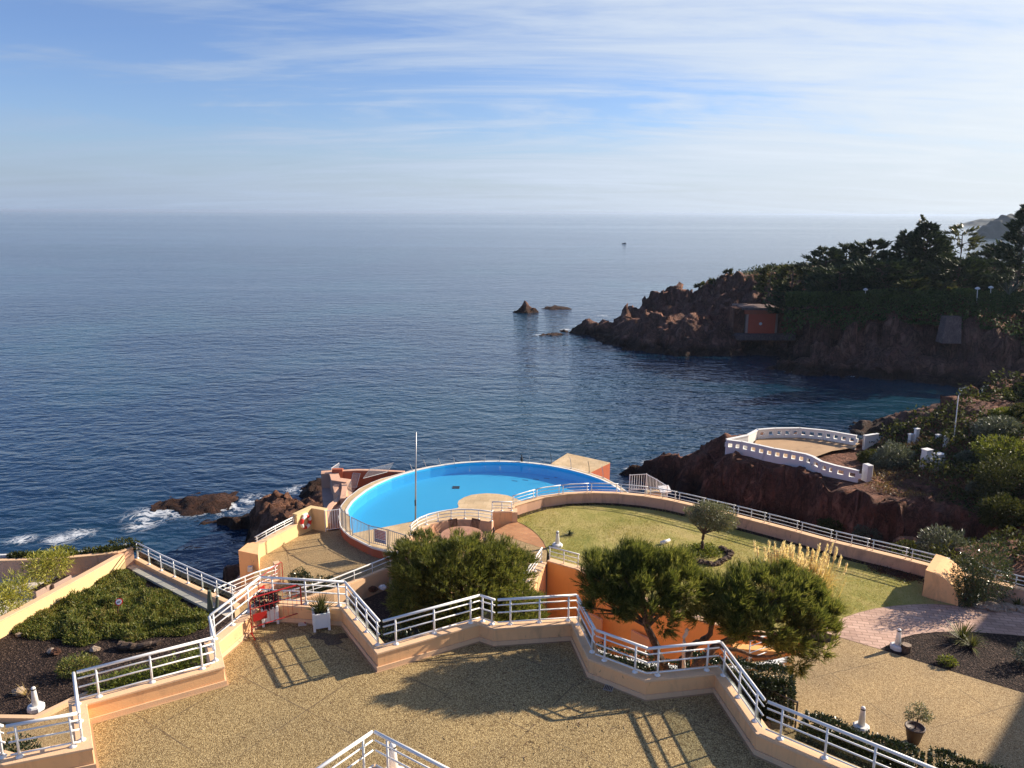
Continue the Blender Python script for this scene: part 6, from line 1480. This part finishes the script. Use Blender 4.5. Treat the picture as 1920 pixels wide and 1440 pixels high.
limb([(b[0] - .75, b[1] + .1, L + .10), (b[0] - .3, b[1], L + .13), (b[0] + .2, b[1] - .02, L + .12), (b[0] + .65, b[1] + .18, L + .22)], 0.16, 0.09, 9).build('log', 'bark', r)
blade_plant('dry_plant', 'dry straw-coloured spiky plant beside the white cone light in the left mulch bed', 'plant', W(50, 1306, L), 16, 0.62, 0.03, 'straw', 0.3, 20)
blade_plant('garden_reed', 'thin yellowish sapling standing in the junipers', 'plant', W(191, 1176, L), 7, 0.9, 0.025, 'straw', 0.1, 70)
b = W(396, 1166, L); r = thing('cactus', 'tall pale green cactus by the corner of the railing', 'cactus', b)
MB().tube([b, (b[0], b[1], L + .5), (b[0] + .03, b[1], L + 1.25)], [0.09, .11, .07], 8).build('stem', 'greyleaf', r); MB().tube([(b[0], b[1], L + .45), (b[0] + .25, b[1], L + .55), (b[0] + .3, b[1], L + 1.0)], [0.06, .07, .05], 8).build('arm', 'greyleaf', r)

# ================================================================== GARDEN FURNITURE
def bollard(label, b, lying=False, group='white cone garden lights'):
    r = thing('cone_light', label, 'garden light', b, group); x, y, z = b
    if lying:
        MB().tube([(x - .22, y - .1, z + .08), (x + .22, y + .12, z + .16)], [0.10, 0.06], 12).build('cone', 'white', r, True)
        MB().tube([(x + .18, y + .10, z + .15), (x + .23, y + .125, z + .165)], 0.062, 10).build('lens', 'dark_metal', r); return r
    MB().lathe([(0.24, 0.0), (0.24, 0.12), (0.20, 0.16)], b, 8).build('base_block', 'whitewall', r)
    MB().lathe([(0.105, 0.155), (0.068, 0.60), (0.066, 0.70), (0.05, 0.745), (0.02, 0.76)], b, 14).build('cone', 'white', r, True)
    MB().lathe([(0.0675, 0.66), (0.0675, 0.705)], b, 14).build('lens', 'dark_metal', r); return r
bollard('white cone light on a stone block at the left end of the lawn', W(1045, 1025, L))
bollard('white cone light at the tip of the right mulch bed, beside a cut log', W(1682, 1216, L))
bollard('white cone light in the bottom left mulch bed', W(68, 1330, L))
bollard('white cone light rising behind the low clipped hedge', W(1614, 1368, L))
bollard('broken white cone light lying on the lawn near the olive tree', W(1248, 1020, L), True)
bollard('white cone light seen through the pointed railing corner at the bottom edge', W(738, 1462, 0.0))
b = W(1698, 1222, L); r = thing('cut_log', 'short cut log standing beside the white cone light at the right bed', 'log', b)
MB().lathe([(0.17, 0), (0.165, 0.27)], b, 12).build('bark_side', 'bark', r); MB().lathe([(0.155, 0.271), (0.15, 0.277)], b, 12).build('cut_face', 'stone', r)

# square planters on the upper terrace
def planter(label, c, rz, filler):
    r = thing('square_planter', label, 'planter', c, 'square white planters on the upper terrace'); x, y, z = c; w = 0.40
    mb = MB(); mb.box((x, y, z + 0.25), (w - .04, w - .04, 0.36), rz); mb.build('box_body', 'white', r)
    rim_ = MB()
    for sx, sy in ((1, 1), (1, -1), (-1, 1), (-1, -1)):
        m_ = Matrix.Rotation(rz, 2) @ Vector((sx * (w / 2 - .025), sy * (w / 2 - .025))); MB().box((x + m_.x, y + m_.y, z + 0.235), (0.06, 0.06, 0.47), rz).build('leg', 'white', r, bevel=.006)
    for k in range(4):
        a = rz + k * math.pi / 2; rim_.box((x + math.cos(a) * (w / 2 - .02), y + math.sin(a) * (w / 2 - .02), z + 0.435), (0.045, w - .1, 0.035), a)
    rim_.build('rim', 'white', r); MB().box((x, y, z + 0.432), (w - .08, w - .08, 0.01), rz).build('soil', 'mulch', r)
    if filler == 'round':
        P, D = ell_points(900, (x, y, z + 0.60), (.30, .28, .2), .4, .25, 4); v, f = leaves(P, D + rand_dirs(len(P)) * .7, .06, .04); bigmesh('flowering_plant', v, f, 'purple', r)
    else:
        n = 150; a = rng.random(n) * 6.283; el = R(25) + rng.random(n) * R(62); D = np.stack([np.cos(a) * np.cos(el), np.sin(a) * np.cos(el), np.sin(el)], -1)
        v, f = cards(np.array([x, y, z + .44]) + rng.normal(size=(n, 3)) * [.04, .04, .01], D, rng.uniform(.3, .52, n), .024, .15); bigmesh('spiky_plant', v, f, 'agave', r)
    return r
planter('square white planter with a round dark flowering plant behind the red barrier', W(505, 1166, 0), R(28), 'round')
planter('square white planter with a spiky yellow-green plant', W(603, 1176, 0), R(18), 'spiky')

def barrier(label, p, q, h, group='red crowd barriers'):
    r = thing('crowd_barrier', label, 'barrier', p, group); p = Vector(p); q = Vector(q); d = (q - p).normalized(); up = Vector((0, 0, 1)); Lh = (q - p).length; nr = Vector((-d.y, d.x, 0))
    MB().tube([p + up * .05, p + up * (h - .08), p + d * .08 + up * h, q - d * .08 + up * h, q + up * (h - .08), q + up * .05], 0.02, 7).build('frame', 'red_metal', r)
    MB().tube([p + up * .24, q + up * .24], 0.014, 6).build('bottom_rail', 'red_metal', r)
    MB().tube([p + up * (h * .72), q + up * (h * .72)], 0.010, 6).build('middle_rail', 'red_metal', r)
    mb = MB(); k = int(Lh / 0.11)
    for i in range(1, k): m_ = p + d * (Lh * i / k); mb.tube([m_ + up * .24, m_ + up * h], 0.004, 4, False)
    mb.build('bars', 'red_metal', r)
    for e in (p, q): MB().tube([e - nr * .22 + up * .02, e + up * .06, e + nr * .22 + up * .02], 0.016, 6).build('foot', 'red_metal', r)
    m_ = p + d * 0.22 + up * (h * .47); MB().box(tuple(m_), (0.34, 0.012, 0.19), math.atan2(d.y, d.x)).build('plate', 'red_metal', r)
    return r
barrier('red steel crowd barrier standing in front of the flowering white planter', W(473, 1194, 0), W(567, 1164, 0), 1.0)
barrier('second red crowd barrier, half hidden below the upper railing by the inlet', W(487, 1128, G), W(531, 1094, G), 1.05)
q = W(524, 1096, G); r = thing('pink_pillar', 'peach pillar beside the half hidden red barrier', 'pillar', q); MB().box((q[0] - .1, q[1] + .1, G + .5), (.26, .3, 1.0), .5).build('pillar_body', 'coping', r, bevel=.01)
# drain gully and tile
b = W(1141, 1290, 0.006); mb = MB(); r = thing('drain_grate', 'small slotted drain grate at the foot of the parapet, in tree shade', 'drain', b)
MB().box((b[0], b[1], 0.006), (.2, .2, .012), R(-20)).build('frame', 'grey_metal', r); mb = MB()
for i in range(5): m_ = Matrix.Rotation(R(-20), 2) @ Vector((-.07 + .035 * i, 0)); mb.box((b[0] + m_.x, b[1] + m_.y, .0135), (.016, .16, .005), R(-20))
mb.build('slots', 'black', r)
b = W(567, 1171, 0.0); tag(MB().box((b[0], b[1], .012), (.2, .14, .024), .2).build('loose_tile', 'pale', bevel=.004), 'loose pale tile on the terrace between the two planters', 'tile')

# damp stain and pine litter on the upper terrace
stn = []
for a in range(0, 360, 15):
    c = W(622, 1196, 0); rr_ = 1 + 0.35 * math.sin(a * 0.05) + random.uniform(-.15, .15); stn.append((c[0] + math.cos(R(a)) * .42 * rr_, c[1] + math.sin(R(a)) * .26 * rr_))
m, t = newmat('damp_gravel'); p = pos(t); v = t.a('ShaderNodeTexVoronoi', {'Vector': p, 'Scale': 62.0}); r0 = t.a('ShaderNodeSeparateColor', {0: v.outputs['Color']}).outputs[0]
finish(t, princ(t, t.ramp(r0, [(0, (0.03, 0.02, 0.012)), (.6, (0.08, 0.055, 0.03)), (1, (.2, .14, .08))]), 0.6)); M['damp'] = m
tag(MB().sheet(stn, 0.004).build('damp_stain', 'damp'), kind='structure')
n = 900; X = rng.normal(1.8, 2.2, n); Y = rng.normal(14.6, 1.3, n); k = poly_sd(X, Y, [(p[0], p[1]) for p in UT] + [(9.5, 6.0), (-12, 6)]) < -0.15; X, Y = X[k], Y[k]; n = len(X); a = rng.random(n) * 6.28
v, f = cards(np.stack([X, Y, np.full(n, .008)], -1), np.stack([np.cos(a), np.sin(a), np.full(n, .06)], -1), rng.uniform(.05, .12, n), .012, .4)
tag(bigmesh('pine_litter', v, f, 'wood'), 'fallen brown pine needles on the gravel terrace', 'litter', None, 'stuff')

# potted olive
b = W(1712, 1392, L); r = thing('potted_olive', 'small olive tree in a tall dark pot on the lower gravel terrace', 'potted tree', b)
MB().lathe([(0.15, 0), (0.25, 0.46), (0.27, 0.47), (0.27, 0.52), (0.235, 0.52), (0.225, 0.46), (0.0, 0.455)], b, 18).build('pot', 'pot', r, True)
mb = MB(); top = (b[0] + .05, b[1], L + .75); mb.tube([(b[0], b[1], L + .45), top], [.022, .018], 6); parts = []
for x, y, z, rr_ in [(.18, 0, .95, .22), (-.1, .05, .98, .2), (.32, 0, .85, .16), (.05, 0, 1.12, .16), (-.2, 0, .85, .12), (.28, .05, .72, .13)]:
    e = (b[0] + x, b[1] + y, L + z); mb.tube([top, e], [.012, .006], 4); P, D = ell_points(130, e, (rr_,) * 3, .2, .2, int(z * 100)); parts.append(leaves(P, D + rand_dirs(len(P)) * .8 + [0, 0, .3], .075, .026))
mb.build('stem', 'bark', r); v, f = join(parts); bigmesh('foliage', v, f, 'olive', r)

# table and chairs
tcx, tcy, _ = W(866, 1003, L + .72); tc_ = (tcx, tcy, L)
r = thing('round_table', 'round terracotta table behind the round pine', 'table', tc_)
MB().lathe([(0.93, 0.68), (0.95, 0.70), (0.95, 0.735), (0.93, 0.745)], tc_, 40).build('tabletop', 'tabletop', r)
MB().lathe([(0.25, 0), (0.2, .05), (0.16, .35), (0.22, .68)], tc_, 14).build('pedestal', 'pinkwall', r)
def chair(label, c, rz, mat='wood'):
    r = thing('folding_chair', label, 'chair', (0, 0, 0), 'wooden folding chairs at the round table')
    MB().box((0, 0, .44), (.42, .40, .03)).build('seat', mat, r)
    mb = MB()
    for i in range(6): mb.box((-.17 + .068 * i, .245, .70), (.05, .018, .44), 0, R(-10))
    mb.box((0, .29, .92), (.44, .03, .07), 0, R(-10)); mb.box((0, .21, .50), (.44, .03, .05), 0, R(-10)); mb.build('backrest', mat, r)
    for sx in (-1, 1):
        MB().tube([(sx * .2, -.2, 0), (sx * .2, .30, .95)], .018, 6).build('leg', mat, r); MB().tube([(sx * .185, .24, 0), (sx * .185, -.18, .44)], .016, 6).build('leg', mat, r)
    r.location = c; r.rotation_euler = (0, 0, rz); return r
def ch_at(deg, rad, label, mat='wood'):
    a = R(deg); return chair(label, (tcx + math.cos(a) * rad, tcy + math.sin(a) * rad, L), a - math.pi / 2, mat)
ch_at(112, 1.05, 'dark wooden chair behind the left part of the round table'); ch_at(66, 1.12, 'dark wooden chair behind the right part of the round table')
ch_at(8, 1.15, 'dark wooden chair seen side-on at the right end of the round table')
ch_at(163, 1.12, 'brown wooden chair at the left end of the round table', 'tabletop')

# round no-entry style sign in the junipers
b = W(218, 1166, L); r = thing('round_sign', 'round white sign with a red ring on a post in the juniper bed', 'sign', b)
tp = (b[0] + .18, b[1], L + .80); cN = Vector((0.15, -0.86, 0.5)).normalized()
MB().tube([b, tp], .02, 6).build('post', 'wood', r)
c_ = Vector(tp); MB().tube([c_, c_ + cN * .012], .135, 24).build('red_ring', 'red', r); MB().tube([c_ + cN * .013, c_ + cN * .018], .10, 24).build('white_disc', 'white', r)
ux_ = Vector((0, 0, 1)).cross(cN).normalized(); uy_ = cN.cross(ux_); mb = MB()
def sp(a, b_): return tuple(c_ + cN * .021 + ux_ * a * .7 + uy_ * b_ * .7)
mb.tube([sp(-.06, -.01), sp(.04, .0)], [.022, .016], 6); mb.tube([sp(.04, 0), sp(.07, .03)], [.015, .012], 6); mb.tube([sp(-.05, -.01), sp(-.055, -.05)], .008, 5); mb.tube([sp(.03, -.01), sp(.035, -.05)], .008, 5)
mb.build('symbol', 'black', r)
# thin dark fence below the bottom right railing
bar_fence('garden_fence', 'thin dark wire fence in the shade below the tall clipped hedge', [W(1435, 1345, L), W(1490, 1372, L)], 0.95, 0.12, None, 'dark_metal', 'fence', .008)

# hotel wing beyond the right edge whose roof line shades the far corner of the lower terrace
def uvxy(u, v): return ((u - v) / math.sqrt(2), (u + v) / math.sqrt(2))
HT = 7.3
r = thing('hotel_wing', 'peach hotel wing standing beyond the right edge, shading the corner of the lower terrace', 'building', (*uvxy(50, -8), L))
MB().prism([uvxy(40, -5.2), uvxy(51.6, -5.2), uvxy(51.6, -15), uvxy(40, -15)], L, HT).build('wall', 'orange', r)
MB().prism([uvxy(51.62, -2.93), uvxy(64, -2.93), uvxy(64, -15), uvxy(51.62, -15)], L - 3, HT).build('wall', 'orange', r)
for s_ in range(3):
    for k in range(3):
        c = uvxy(42 + 3.8 * k, -5.19); MB().box((c[0], c[1], L + 2 + 3.6 * s_), (1.5, 0.08, 1.9), R(45)).build('window', 'dark_metal', r)

# ================================================================== AIR
m = bpy.data.materials.new('sea_air'); m.use_nodes = True; t = NT(m.node_tree); t.n.clear()
pv = t.a('ShaderNodeVolumePrincipled', {'Color': (0.56, 0.68, 0.86, 1), 'Density': 8.5e-5, 'Anisotropy': 0.3})
t.l.new(pv.outputs[0], t.a('ShaderNodeOutputMaterial').inputs['Volume']); M['air'] = m
mb = MB(); mb.add([(x, y, z) for z in (SEA - 1, 17.0) for x, y in ((-59000, -290), (59000, -290), (59000, 59000), (-59000, 59000))],
                  [(3, 2, 1, 0), (4, 5, 6, 7), (0, 1, 5, 4), (1, 2, 6, 5), (2, 3, 7, 6), (3, 0, 4, 7)])
tag(mb.build('haze', 'air'), 'thin sea haze', 'haze', None, 'stuff')
